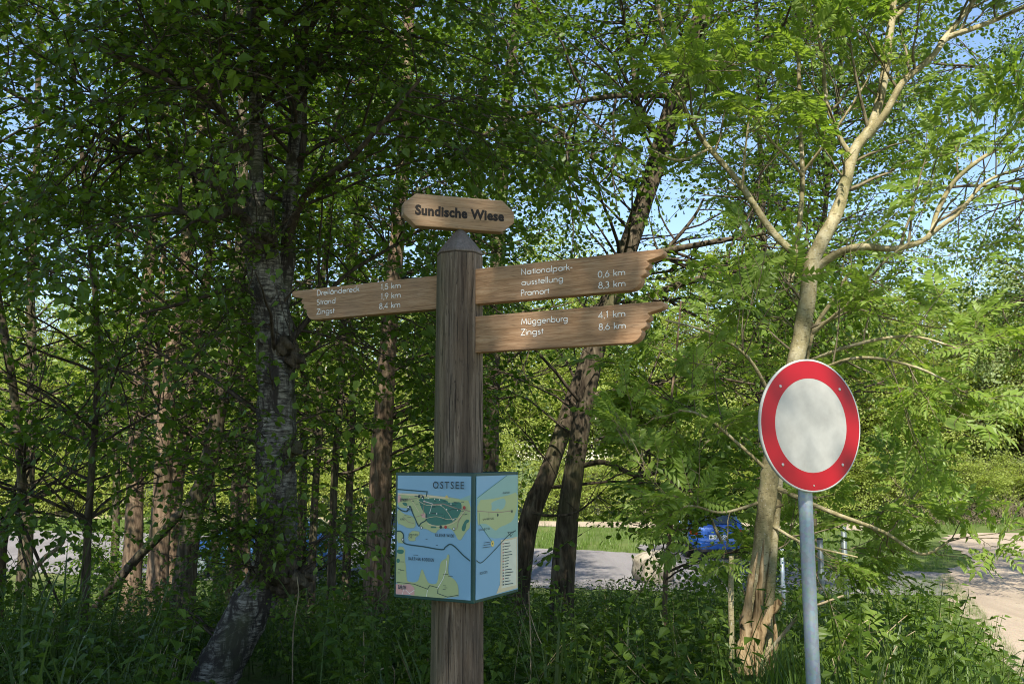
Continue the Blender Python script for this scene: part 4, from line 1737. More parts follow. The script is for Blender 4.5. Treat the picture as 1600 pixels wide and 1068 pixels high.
# ------------------------------------------------------------------ the near birch
def build_birch():
    q = np.random.RandomState(21)
    y = 6.6
    foot = at(318, 1090, 6.3)
    foot[2] = float(ground_z(foot[0], 6.3))
    root = empty('birch_tree', tuple(foot), 'old birch with a bent rough white trunk, left of the signpost', 'tree')
    wood, crown = Geo(), Geo()
    d0 = np.array([foot[0] - .14, 6.25, foot[2] - .15])
    trunk = np.vstack([d0, px_limb([(338, 1050, 6.35), (385, 960, 6.5), (425, 885, 6.6), (432, 800, 6.6), (430, 700, 6.6), (432, 600, 6.6), (425, 500, 6.6), (412, 420, 6.6), (402, 330, 6.6)])])
    L = []
    p, r = limb_tube(wood, trunk, .150, .122, 22, 0, .045, 1, 9, power=1)
    L.append((p, r, .25))
    # burl where the trunk bends, and lower burls
    for (bx, by, s) in ((432, 890, .15), (458, 903, .11), (412, 900, .10), (478, 896, .07), (440, 915, .09), (457, 700, .07), (446, 540, .09), (462, 562, .07), (398, 388, .09), (416, 374, .08), (404, 372, .08)):
        c = at(bx, by, 6.55 - s * .3)
        m = bmesh.new()
        bmesh.ops.create_icosphere(m, subdivisions=4, radius=s)
        V = np.array([v.co[:] for v in m.verts])
        T = np.array([[v.index for v in f.verts] for f in m.faces])
        m.free()
        U = V / s
        ph = q.uniform(0, 6, 6)
        k = 1 + .12 * np.sin(U[:, :1] * 5 + U[:, 2:] * 4 + ph[0]) + .10 * np.sin(U[:, 1:2] * 7 - U[:, :1] * 6 + ph[1]) + .07 * np.sin(U[:, 2:] * 17 + ph[2]) * np.sin(U[:, :1] * 15 + ph[3]) + q.normal(0, .035, (len(V), 1))
        V = V * k
        V[:, 2] *= .8
        wood.add(V + c, T, 2, .5)
    # wiry sprouts growing out of the burls
    for k in range(46):
        bx, by = ((440, 893), (460, 900), (445, 545), (405, 380))[k % 4]
        p0 = at(bx + q.uniform(-18, 22), by + q.uniform(-12, 8), 6.5)
        dd = unit(np.array([q.normal(0, .6), q.normal(-.35, .4), q.uniform(.2, 1.2)]))
        b = branch_path(p0, dd, q.uniform(.25, .9), q, .05, .10, 6)
        V, T = tube(b, np.linspace(.005, .0015, 6), 4)
        wood.add(V, T, 1, .5)
    stems = [
        ([(402, 330, 6.6), (400, 220, 6.6), (398, 100, 6.65), (392, -40, 6.7), (380, -420, 7.0), (370, -800, 7.2)], .060, .025),
        ([(430, 520, 6.6), (450, 400, 6.75), (452, 300, 6.8), (462, 200, 6.85), (470, 90, 6.9), (500, -150, 7.0), (520, -500, 7.3)], .064, .028),
        ([(452, 330, 6.8), (470, 230, 6.9), (478, 120, 7.0), (520, 60, 7.0), (565, 15, 7.0), (640, -60, 7.0), (760, -200, 6.9)], .045, .018),
        ([(408, 380, 6.6), (370, 330, 6.4), (325, 345, 6.2), (270, 325, 6.1)], .045, .015),
        ([(400, 250, 6.6), (330, 160, 6.3), (250, 120, 6.1), (120, 60, 5.9)], .040, .012),
        ([(410, 330, 6.6), (300, 270, 6.8), (240, 245, 7.0), (100, 190, 7.2), (0, 135, 7.4), (-80, 100, 7.4)], .034, .012),
        ([(446, 380, 6.7), (480, 300, 6.4), (540, 255, 6.0), (600, 190, 5.8), (660, 120, 5.7)], .035, .010),
        ([(430, 560, 6.6), (480, 500, 6.9), (540, 430, 7.2), (640, 370, 7.6)], .030, .010),
        ([(425, 470, 6.6), (370, 450, 6.8), (300, 470, 7.0), (220, 490, 7.0)], .028, .010),
        ([(395, -40, 6.7), (300, -220, 5.8), (200, -420, 5.0), (100, -700, 4.5)], .045, .012),
        ([(470, 60, 6.9), (600, -150, 6.2), (720, -400, 5.4), (800, -800, 4.6)], .045, .012),
        ([(398, 60, 6.7), (420, -250, 5.8), (450, -600, 4.8), (480, -1100, 4.0)], .045, .012),
    ]
    for k, (pts, r0, r1) in enumerate(stems):
        p, r = limb_tube(wood, px_limb(pts), r0, r1, 12 if k < 3 else 8, 0 if k < 2 else 1, .05, 3 + k, 7)
        L.append((p, r, 1.0 if k > 2 else .8))
    n1 = clothe(wood, crown, L, q, T_BIRCH, 270, 1.5, .27, .2, .15, -.16, (.75, 1.25), 2, True, None, .45, None, 4.6, 1)
    # epicormic shoots along the trunk
    n2 = clothe(wood, crown, [L[0]], q, T_BIRCH, 62, .65, .20, .12, .3, -.1, (.45, .8), 2, True, np.array([0, -.5, 0]), .3, None, 4.6, 1)
    o, c = finish_tree(root, wood, crown, [M['bark_birch'], M['twig'], M['bark_alder']], [M['leaf_birch'], M['twig']], foot)
    # the largest leaves, near the camera, one by one
    V, T, k = leaves_mesh(np.zeros((1, 3)), np.array([[1.0, 0, 0]]), np.array([[0, 0, 1.0]]), [1.0], [.80], 'birch', .22, .12)
    me = bpy.data.meshes.new('leaf')
    me.from_pydata(V.tolist(), [], T.tolist())
    me.materials.append(M['leaf_birch'])
    a = me.attributes.new('tint', 'FLOAT', 'POINT')
    a.data.foreach_set('value', np.full(len(V), .65, np.float32))
    n = 0
    while n < 220:
        px, py = q.uniform(200, 660), q.uniform(150, 900)
        if py > 480 and not (360 < px < 640):
            continue
        d = q.uniform(5.1, 5.8)
        if 450 < px < 700 and 410 < py < 510:
            continue
        p = at(px, py, d)
        if not keep_mask(p[None], q, 4.6)[0]:
            continue
        lf = link('leaf', me, root)
        x = unit(np.array([q.normal(0, .6), q.normal(0, .5), -.7 + q.normal(0, .4)]))
        nn = unit(np.array([q.normal(0, .4), -.7 + q.normal(0, .4), .7]))
        yv = unit(np.cross(nn, x))
        zv = np.cross(x, yv)
        s = q.uniform(.045, .070)
        lf.matrix_local = mat_from(x * s, yv * s, zv * s, tuple(p - foot))
        n += 1
    return n1, n2


print('birch sprays', build_birch())


# ------------------------------------------------------------------ the twin leaning alders behind the boards
def build_twin():
    q = np.random.RandomState(31)
    y = 11.0
    foot = at(860, 890, 11.0)
    foot[2] = float(ground_z(foot[0], y))
    root = empty('alder_tree', tuple(foot), 'alder with two leaning dark trunks crossing behind the right boards', 'tree')
    wood, crown = Geo(), Geo()
    A = px_limb([(800, 905, 11.3), (822, 830, 11.3), (858, 735, 11.3), (893, 630, 11.35), (925, 540, 11.4), (962, 430, 11.4), (985, 360, 11.4), (1015, 270, 11.4), (1040, 180, 11.4), (1080, 60, 11.4), (1120, -120, 11.5), (1140, -300, 11.5)])
    B = px_limb([(872, 910, 10.9), (885, 830, 10.9), (903, 700, 10.9), (918, 610, 10.9), (938, 530, 10.9), (968, 440, 10.9), (1005, 330, 10.9), (1040, 230, 10.9), (1085, 95, 10.9), (1110, 0, 10.9), (1150, -180, 10.9), (1180, -380, 11.0)])
    L = []
    for k, (P, r0, r1) in enumerate(((A, .128, .045), (B, .130, .05))):
        P[0][2] = min(P[0][2], foot[2] - .1)
        p, r = limb_tube(wood, P, r0, r1, 18, 0, .028, 40 + k, 6, .25)
        L.append((p, r, .55))
    limbs = [
        ([(905, 728, 10.9), (945, 722, 10.7), (1000, 744, 10.6), (1035, 735, 10.5), (1060, 760, 10.4), (1090, 770, 10.4)], .035, .015),
        ([(925, 618, 10.9), (990, 605, 10.6), (1050, 596, 10.5), (1110, 590, 10.4), (1180, 600, 10.4)], .035, .012),
        ([(1000, 400, 10.9), (1060, 388, 10.6), (1130, 375, 10.5), (1190, 365, 10.4), (1240, 352, 10.3)], .05, .015),
        ([(975, 480, 11), (1060, 445, 10.8), (1160, 420, 10.6), (1260, 400, 10.6), (1340, 390, 10.6)], .05, .015),
        ([(970, 440, 10.9), (1030, 400, 10.7), (1080, 345, 10.6), (1100, 310, 10.6)], .04, .012),
        ([(1040, 230, 10.9), (1000, 170, 10.6), (985, 80, 10.6), (960, -40, 10.6)], .05, .015),
        ([(1085, 95, 10.9), (1200, 60, 10.6), (1260, 40, 10.4), (1380, -20, 10.2)], .045, .012),
        ([(1010, 300, 11.4), (930, 250, 11.4), (850, 190, 11.4), (760, 190, 11.4), (680, 240, 11.3)], .035, .010),
        ([(1060, 150, 10.9), (960, 150, 10.5), (880, 165, 10.2), (790, 190, 10.0), (700, 255, 9.9), (640, 290, 9.8)], .040, .010),
        ([(1120, -80, 11.4), (1000, -200, 10.6), (900, -300, 10), (800, -450, 9.6)], .05, .012),
        ([(1120, -20, 10.9), (1250, -180, 10.2), (1400, -300, 9.8), (1550, -400, 9.6)], .05, .012),
        ([(830, 800, 11.3), (860, 805, 10.5), (900, 800, 10.2), (940, 770, 10.0)], .022, .008),
        ([(955, 470, 11.4), (880, 500, 11.8), (800, 560, 12.2), (760, 600, 12.4)], .03, .010),
    ]
    for k, (pts, r0, r1) in enumerate(limbs):
        p, r = limb_tube(wood, px_limb(pts), r0, r1, 8, 0, .05, 50 + k, 6)
        L.append((p, r, 1.5))
    n = clothe(wood, crown, L, q, T_ALDER, 290, 1.9, .42, .15, .15, -.05, (.85, 1.35), 2, True, None, .4, foot[2] + 1.6, 7.0, 1)
    finish_tree(root, wood, crown, [M['bark_alder'], M['twig']], [M['leaf_alder'], M['twig']], foot)
    return n


print('alder sprays', build_twin())


# ------------------------------------------------------------------ the rowan behind the round sign
def build_rowan():
    q = np.random.RandomState(41)
    foot = at(1178, 1075, 6.2)
    foot[2] = float(ground_z(foot[0], 6.2))
    root = empty('rowan_tree', tuple(foot), 'smooth pale barked rowan forking wide behind the round traffic sign', 'tree')
    wood, crown = Geo(), Geo()
    L = []
    D = 6.2
    trunk = np.vstack([[foot[0], D, foot[2] - .1], px_limb([(1172, 1040, D), (1175, 960, D), (1188, 870, D), (1196, 800, D), (1205, 720, D), (1225, 640, D), (1240, 580, D), (1252, 520, D), (1262, 460, D), (1268, 408, D)])])
    p, r = limb_tube(wood, trunk, .062, .056, 18, 0, .05, 60, 8, 0)
    L.append((p, r, .35))
    # second shoulder of the trunk below
    p, r = limb_tube(wood, px_limb([(1205, 1050, 6.15), (1200, 980, 6.15), (1206, 900, 6.15), (1212, 820, 6.2), (1225, 700, 6.3), (1252, 600, 6.3), (1270, 520, 6.3), (1300, 470, 6.2), (1330, 420, 6.1)]), .036, .010, 12, 0, .05, 61, 6)
    L.append((p, r, .3))
    limbs = [
        ([(1262, 415, D), (1232, 388, D), (1205, 360, D), (1178, 320, D), (1155, 285, D), (1120, 245, D), (1095, 215, D), (1070, 170, D), (1055, 125, D), (1043, 80, D), (1030, 20, D), (1022, -60, D), (1010, -200, D)], .028, .011),
        ([(1268, 410, D), (1285, 375, D), (1308, 330, D), (1322, 280, D), (1335, 235, D), (1362, 195, D), (1378, 140, D), (1388, 70, D), (1395, 10, D), (1402, -80, D), (1420, -220, D)], .052, .020),
        ([(1355, 215, D), (1385, 175, 6.1), (1410, 130, 6.05), (1455, 90, 6.0), (1480, 60, 6.0), (1520, 45, 5.9), (1570, 25, 5.9), (1640, -10, 5.8)], .028, .014),
        ([(1472, 66, 6.0), (1500, 30, 6.0), (1530, -10, 6.0), (1580, -80, 6.0)], .022, .012),
        ([(1280, 415, D), (1310, 395, 6.1), (1345, 385, 6.0), (1400, 388, 5.95), (1450, 370, 5.9), (1465, 330, 5.9), (1490, 285, 5.85), (1530, 250, 5.8), (1565, 230, 5.8)], .028, .011),
        ([(1455, 365, 5.9), (1500, 330, 5.8), (1540, 285, 5.8), (1600, 260, 5.7)], .018, .008),
        ([(1235, 440, 6.5), (1245, 380, 6.5), (1254, 290, 6.5), (1250, 180, 6.5), (1248, 80, 6.5), (1250, -40, 6.5), (1252, -200, 6.5)], .022, .012),
        ([(1326, 238, D), (1310, 210, D), (1292, 160, D), (1285, 90, D), (1276, 30, D), (1272, -60, D)], .020, .012),
        ([(1256, 278, 6.5), (1235, 250, 6.4), (1205, 220, 6.3), (1180, 180, 6.2)], .012, .006),
        ([(1256, 268, 6.5), (1300, 210, 6.3), (1340, 150, 6.2), (1380, 80, 6.1)], .012, .006),
        ([(1395, 30, D), (1440, -10, D), (1480, -40, D)], .018, .008),
        ([(1160, 295, D), (1165, 230, 6.1), (1175, 150, 6.0)], .011, .005),
        ([(1110, 232, D), (1060, 250, 6.0), (1010, 230, 5.9)], .011, .005),
        ([(1270, 520, D), (1330, 470, 5.9), (1380, 410, 5.8), (1420, 380, 5.7)], .014, .006),
        ([(1250, 570, D), (1330, 540, 5.8), (1420, 525, 5.6), (1500, 545, 5.5)], .016, .006),
        ([(1240, 600, D), (1330, 560, 5.7), (1420, 570, 5.5), (1490, 600, 5.4)], .014, .006),
        ([(1215, 640, D), (1170, 560, 6.0), (1110, 520, 5.9), (1040, 500, 5.9)], .014, .006),
        ([(1205, 740, D), (1150, 690, 6.1), (1100, 650, 6.0), (1060, 640, 6.0)], .014, .006),
        ([(1200, 780, D), (1130, 800, 6.2), (1080, 790, 6.1), (1020, 800, 6.1)], .012, .005),
        ([(1210, 760, D), (1300, 800, 6.0), (1380, 830, 5.9), (1440, 865, 5.9), (1490, 840, 5.9)], .018, .007),
        ([(1205, 820, D), (1260, 850, 6.0), (1340, 870, 6.0)], .012, .005),
        ([(1405, -100, D), (1330, -260, 5.5), (1260, -420, 5.0)], .02, .01),
    ]
    for k, (pts, r0, r1) in enumerate(limbs):
        p, r = limb_tube(wood, px_limb(pts), r0, r1, 12 if k < 6 else 8, 0, .04, 70 + k, 6)
        if k not in (6,):
            L.append((p, r, 1.6 if k > 7 else .8))
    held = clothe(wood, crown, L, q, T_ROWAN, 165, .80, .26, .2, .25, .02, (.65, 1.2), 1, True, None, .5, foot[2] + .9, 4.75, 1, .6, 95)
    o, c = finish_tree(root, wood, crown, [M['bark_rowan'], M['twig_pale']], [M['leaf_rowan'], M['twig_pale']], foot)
    # the nearest compound leaves, one by one
    fronds = []
    for k in range(4):
        V, T, Mi, K = frond_template(60 + k)
        g = Geo()
        g.add(V, T, Mi, K)
        ob = g.build('leaf', [M['leaf_rowan'], M['twig_pale']], root)
        fronds.append(ob)
    first = 0
    for P, X, Z, S in zip(*held):
        yv = unit(np.cross(Z, X))
        zv = np.cross(X, yv)
        for k in range(3):
            a = (-.8, 0.05, .85)[k] + q.normal(0, .25)
            d = unit(X * math.cos(a) + yv * math.sin(a) + zv * q.uniform(0, .5))
            y2 = unit(np.cross(zv, d))
            z2_ = np.cross(d, y2)
            if first < 4:
                ob = fronds[first]
            else:
                ob = link('leaf', fronds[q.randint(0, 4)].data, root)
            first += 1
            sc_ = S * q.uniform(.85, 1.15)
            ob.matrix_local = mat_from(d * sc_, y2 * sc_, z2_ * sc_, tuple(P - foot))
    # the torn, bare lower trunk: splinters and a broken stub
    g = Geo()
    for k, (pts, r0, r1) in enumerate((
            ([(1162, 1050, 6.05), (1165, 980, 6.04), (1172, 920, 6.05), (1184, 862, 6.08)], .055, .004),
            ([(1190, 1055, 6.0), (1186, 1010, 6.0), (1198, 968, 6.0), (1222, 935, 5.95)], .030, .022),
            ([(1205, 1050, 6.03), (1212, 1000, 6.03), (1208, 948, 6.05)], .028, .003),
            ([(1180, 1055, 6.06), (1184, 960, 6.06), (1189, 900, 6.06), (1194, 842, 6.08)], .040, .004))):
        path = catmull(px_limb(pts), 8)
        t = np.linspace(0, 1, len(path))
        V, T = tube(path, r0 + (r1 - r0) * t, 9, .16, 90 + k)
        g.add(V - foot, T, 0, .5)
    g.build('torn_wood', [M['bark_split']], root, True)
    return len(held[0])


print('rowan sprays', build_rowan())


# ------------------------------------------------------------------ trees of the wood on the left
def wood_tree(label, pts, r0, r1, seed, leaves, mat, nsec=110, sec=1.7, zmin=2.0, name='woodland_tree', forks=(), tmin=.15, gap=.46, group='trees of the wood on the left', near=7.0, scale=(.85, 1.4), leafm='leaf_alder'):
    q = np.random.RandomState(seed)
    P = px_limb(pts)
    foot = P[0].copy()
    foot[2] = float(ground_z(foot[0], foot[1]))
    P[0][2] = min(P[0][2], foot[2] - .1)
    root = empty(name, tuple(foot), label, 'tree', group)
    wood, crown = Geo(), Geo()
    L = []
    p, r = limb_tube(wood, P, r0, r1, 12, 0, .05, seed, 6, .3)
    L.append((p, r, 1.0))
    for k, (fp, a, b) in enumerate(forks):
        p, r = limb_tube(wood, px_limb(fp), a, b, 9, 0, .05, seed + 7 + k, 6)
        L.append((p, r, 1.0))
    n = clothe(wood, crown, L, q, leaves, int(nsec * .62), sec, gap, tmin, .12, -.06, scale, 2, True, None, .35, zmin, near, 1)
    finish_tree(root, wood, crown, [mat, M['twig']], [M[leafm], M['twig']], foot)
    return n


def run_trees():
    A, B_ = M['bark_alder'], M['bark_brown']
    tot = 0
    tot += wood_tree('slim dark sapling at the far left with a low side branch', [(124, 1035, 8.2), (134, 900, 8.2), (140, 780, 8.2), (150, 640, 8.2), (152, 500, 8.2), (140, 380, 8.2), (128, 240, 8.2), (110, 60, 8.2), (90, -150, 8.2)], .040, .014, 101, T_ALDER, A, 110, 1.3, 2.3,
                     forks=[([(146, 700, 8.2), (100, 640, 8.1), (40, 600, 8.0), (-20, 585, 8)], .02, .008), ([(140, 815, 8.2), (115, 800, 8.0), (60, 740, 7.8)], .018, .006), ([(150, 570, 8.2), (220, 590, 8.0), (250, 640, 7.9)], .018, .006)], name='sapling')
    tot += wood_tree('brown trunk with a sunlit patch, left of the forked pair', [(205, 900, 15), (210, 800, 15), (212, 680, 15), (222, 560, 15), (232, 430, 15), (240, 320, 15), (250, 160, 15), (262, -20, 15), (270, -150, 15)], .15, .05, 102, T_MID, B_, 120, 1.9, 2.2)
    tot += wood_tree('forked brown trunk, left stem of the cluster', [(245, 905, 14), (252, 800, 14), (258, 680, 14), (268, 560, 14), (284, 450, 14), (300, 330, 14), (318, 180, 14), (330, 20, 14), (340, -140, 14)], .15, .05, 103, T_MID, B_, 120, 1.9, 2.2,
                     forks=[([(250, 700, 14), (245, 600, 14), (252, 470, 14), (258, 330, 14), (262, 150, 14)], .07, .03)])
    tot += wood_tree('brown trunk leaning right behind the forked stem', [(262, 900, 16), (276, 760, 16), (292, 660, 16), (308, 540, 16), (325, 420, 16), (338, 300, 16), (350, 120, 16), (360, -80, 16)], .13, .05, 104, T_MID, B_, 110, 1.9, 2.2)
    tot += wood_tree('stout trunk beside the blue car, lit on its left edge', [(282, 900, 12.5), (300, 820, 12.5), (322, 740, 12.5), (342, 640, 12.5), (358, 540, 12.5), (372, 430, 12.5), (380, 300, 12.5), (378, 120, 12.5), (372, -80, 12.5)], .15, .05, 105, T_MID, A, 130, 1.8, 2.2,
                     forks=[([(318, 760, 12.5), (255, 830, 12.6), (215, 870, 12.7), (185, 905, 12.8), (140, 960, 12.9)], .065, .06)])
    tot += wood_tree('straight reddish trunk just left of the signpost', [(585, 930, 12), (592, 800, 12), (598, 660, 12), (606, 540, 12), (616, 420, 12), (628, 280, 12), (635, 140, 12), (640, 0, 12), (644, -160, 12)], .16, .06, 106, T_MID, B_, 130, 1.8, 2.4)
    tot += wood_tree('thin dark trunk halfway between birch and signpost', [(518, 900, 15), (522, 760, 15), (532, 620, 15), (540, 480, 15), (556, 330, 15), (562, 150, 15), (570, -60, 15)], .065, .03, 107, T_MID, A, 100, 1.7, 2.2)
    tot += wood_tree('second thin dark trunk close left of the reddish one', [(540, 900, 16.5), (546, 760, 16.5), (552, 620, 16.5), (548, 480, 16.5), (560, 350, 16.5), (575, 200, 16.5), (590, 20, 16.5)], .07, .03, 108, T_MID, A, 90, 1.7, 2.2)
    tot += wood_tree('tall grey trunk rising behind the name board', [(762, 900, 17), (764, 760, 17), (768, 600, 17), (775, 450, 17), (782, 330, 17), (788, 220, 17), (796, 120, 17), (806, 20, 17), (815, -120, 17)], .18, .08, 109, T_MID, A, 130, 2.1, 4.0)
    tot += wood_tree('slimmer grey trunk left of the tall one above the name board', [(735, 900, 18.5), (738, 700, 18.5), (740, 500, 18.5), (744, 320, 18.5), (752, 180, 18.5), (764, 60, 18.5), (780, -90, 18.5)], .13, .07, 110, T_MID, A, 100, 2.0, 4.0)
    tot += wood_tree('dim trunk deep in the wood by the left picture edge', [(40, 890, 19), (45, 740, 19), (50, 600, 19), (48, 450, 19), (56, 300, 19), (60, 120, 19), (64, -60, 19)], .13, .05, 111, T_MID, A, 120, 2.2, 2.2)
    tot += wood_tree('dark leaning trunk cut by the left picture edge', [(-6, 960, 9.5), (2, 850, 9.5), (14, 800, 9.5), (34, 775, 9.4), (20, 600, 9.5), (-10, 420, 9.5), (-30, 200, 9.5), (-40, -60, 9.5)], .06, .03, 112, T_MID, A, 100, 1.6, 2.4)
    tot += wood_tree('dark trunk right behind the birch', [(365, 890, 17.5), (372, 760, 17.5), (382, 620, 17.5), (392, 480, 17.5), (398, 330, 17.5), (404, 160, 17.5), (410, -60, 17.5)], .14, .06, 113, T_MID, B_, 110, 2.1, 2.2)
    tot += wood_tree('slender grey trunk between birch crown and name board', [(470, 890, 18), (474, 740, 18), (478, 560, 18), (482, 400, 18), (490, 240, 18), (500, 80, 18), (510, -80, 18)], .09, .05, 114, T_MID, A, 110, 2.1, 2.6)
    tot += wood_tree('young alder beyond the right board, mostly hidden by leaves', [(1186, 900, 19), (1190, 700, 19), (1196, 500, 19), (1190, 300, 19), (1184, 120, 19), (1180, -80, 19)], .09, .04, 115, T_MID, A, 190, 2.4, 3.6, group='trees right of the signpost')
    tot += wood_tree('thin trunk between the far left sapling and the first brown trunk', [(180, 890, 19), (182, 740, 19), (178, 600, 19), (186, 440, 19), (182, 300, 19), (190, 120, 19), (194, -60, 19)], .075, .035, 131, T_MID, A, 80, 1.8, 2.4)
    tot += wood_tree('thin crooked trunk left of the birch, close to its bark', [(392, 890, 15.5), (384, 780, 15.5), (390, 660, 15.5), (378, 540, 15.5), (362, 420, 15.5), (352, 300, 15.5), (346, 140, 15.5), (340, -60, 15.5)], .07, .03, 132, T_MID, B_, 80, 1.7, 2.3)
    tot += wood_tree('thin grey trunk leaning left among the brown trunks', [(345, 895, 20), (330, 760, 20), (318, 640, 20), (300, 500, 20), (288, 380, 20), (276, 220, 20), (262, 40, 20), (255, -80, 20)], .085, .04, 133, T_MID, A, 80, 2.0, 2.4)
    tot += wood_tree('slim trunk right of the birch with a slight curve', [(486, 895, 14), (492, 780, 14), (500, 660, 14), (498, 540, 14), (506, 420, 14), (520, 280, 14), (528, 120, 14), (532, -60, 14)], .06, .03, 134, T_MID, A, 80, 1.6, 2.2)
    for k, (px, y, h, lab) in enumerate(((195, 17.5, 1.3, 'leafy shrub below the first brown trunk'), 
                                         (440, 18.5, 1.5, 'leafy shrub right behind the birch trunk'), (545, 17.0, 1.6, 'leafy shrub between the birch and the reddish trunk'), (610, 18.0, 2.0, 'leafy shrub just left of the map box'), (1180, 17.5, 1.5, 'leafy shrub behind the torn rowan trunk'))):
        p = at(px, 800, y)
        gz = float(ground_z(p[0], y))
        z0 = (px, 715 + FPX * (EYE - gz) / y + 4, y)
        top = (px + 6, 715 + FPX * (EYE - gz - h) / y, y)
        mid = (px - 3, (z0[1] + top[1]) / 2, y)
        tot += wood_tree(lab, [z0, mid, top], .03, .01, 140 + k, T_MID, A, 44, 1.1, gz + .25, name='shrub', gap=.34, tmin=.08, group='shrubs under the wood',
                         forks=[([(px, z0[1] - 6, y), (px - 28, mid[1], y - .2), (px - 50, top[1] + 8, y - .3)], .02, .006), ([(px, z0[1] - 6, y), (px + 26, mid[1], y + .2), (px + 46, top[1] + 10, y + .3)], .02, .006)])
    tot += wood_tree('leafy alder between rowan fork and right picture edge', [(1268, 860, 19), (1270, 680, 19), (1276, 500, 19), (1290, 320, 19), (1310, 140, 19), (1330, -60, 19)], .075, .04, 117, T_MID, A, 270, 2.6, 3.4, group='trees right of the signpost')
    tot += wood_tree('alder standing right of the gravel track, its branches reaching into the picture', [(1880, 900, 19.5), (1870, 700, 19.5), (1850, 500, 19.5), (1830, 300, 19.5), (1800, 100, 19.5), (1780, -100, 19.5)], .16, .06, 116, T_MID, A, 330, 2.4, 2.6, group='trees right of the signpost',
                     forks=[([(1840, 400, 19.5), (1740, 330, 19), (1620, 300, 18.6), (1520, 290, 18.2), (1440, 300, 18)], .07, .02), ([(1850, 500, 19.5), (1740, 470, 19), (1640, 460, 18.6), (1560, 480, 18.4)], .06, .02),
                            ([(1820, 240, 19.5), (1700, 150, 19), (1580, 110, 18.6), (1460, 100, 18.2)], .07, .02), ([(1800, 60, 19.5), (1690, -20, 19), (1560, -40, 18.5)], .06, .02), ([(1860, 560, 19.5), (1740, 560, 19), (1650, 590, 18.8)], .05, .015)])
    tot += wood_tree('slim reddish sapling rising in front of the blue car', [(1036, 1000, 9), (1040, 900, 9), (1048, 820, 9), (1050, 740, 9), (1048, 640, 9), (1056, 560, 9), (1064, 470, 9)], .028, .008, 118, T_ROWAN, B_, 58, .9, 1.0, name='sapling', gap=.22, scale=(.9, 1.4), leafm='leaf_rowan', group='trees right of the signpost')
    return tot


print('wood sprays', run_trees())


# ------------------------------------------------------------------ far belt of trees, shade trees behind the viewpoint
def stock_tree(seed, h, r, spread, nsec, templ, leafm, barkm, low=.12, sc=(1.5, 2.4), sag=-.08, gap=.62):
    q = np.random.RandomState(seed)
    wood, crown = Geo(), Geo()
    pts = np.array([(0, 0, -.2)] + [(q.normal(0, .03) * h * k / 6, q.normal(0, .03) * h * k / 6, h * k / 6) for k in range(1, 7)])
    p, rad = limb_tube(wood, pts, r, r * .25, 9, 0, .05, seed, 5, .3)
    L = [(p, rad, 1.0)]
    for k in range(4):
        z = h * q.uniform(.2, .5)
        a = q.uniform(0, 6.28)
        d = np.array([math.cos(a), math.sin(a), 1.5])
        b = np.array([0, 0, z]) + np.outer(np.linspace(0, 1, 5), d) * h * .16 + q.normal(0, .08, (5, 3))
        p, rad = limb_tube(wood, b, r * .4, r * .12, 6, 0, .05, seed + k, 4)
        L.append((p, rad, .8))
    clothe(wood, crown, L, q, templ, nsec, spread, gap, low, .15, sag, sc, 3, False, None, .3, None, 0, 1)
    V, T, Mi, K = crown.arrays()
    wo_ = wood.build('trunk', [barkm, M['twig']], None, True)
    cr_ = crown.build('crown', [leafm, M['twig']], None)
    cr_['kind'] = 'stuff'
    return wo_, cr_


def place_stock(stock, used, name, label, cat, group, loc, rz, s):
    root = empty(name, loc, label, cat, group, rz)
    root.scale = (s, s, s * R.uniform(.92, 1.1))
    for o in stock:
        if id(stock) in used:
            c = o.copy()
            COL.objects.link(c)
        else:
            c = o
        c.parent = root
    used.add(id(stock))
    return root


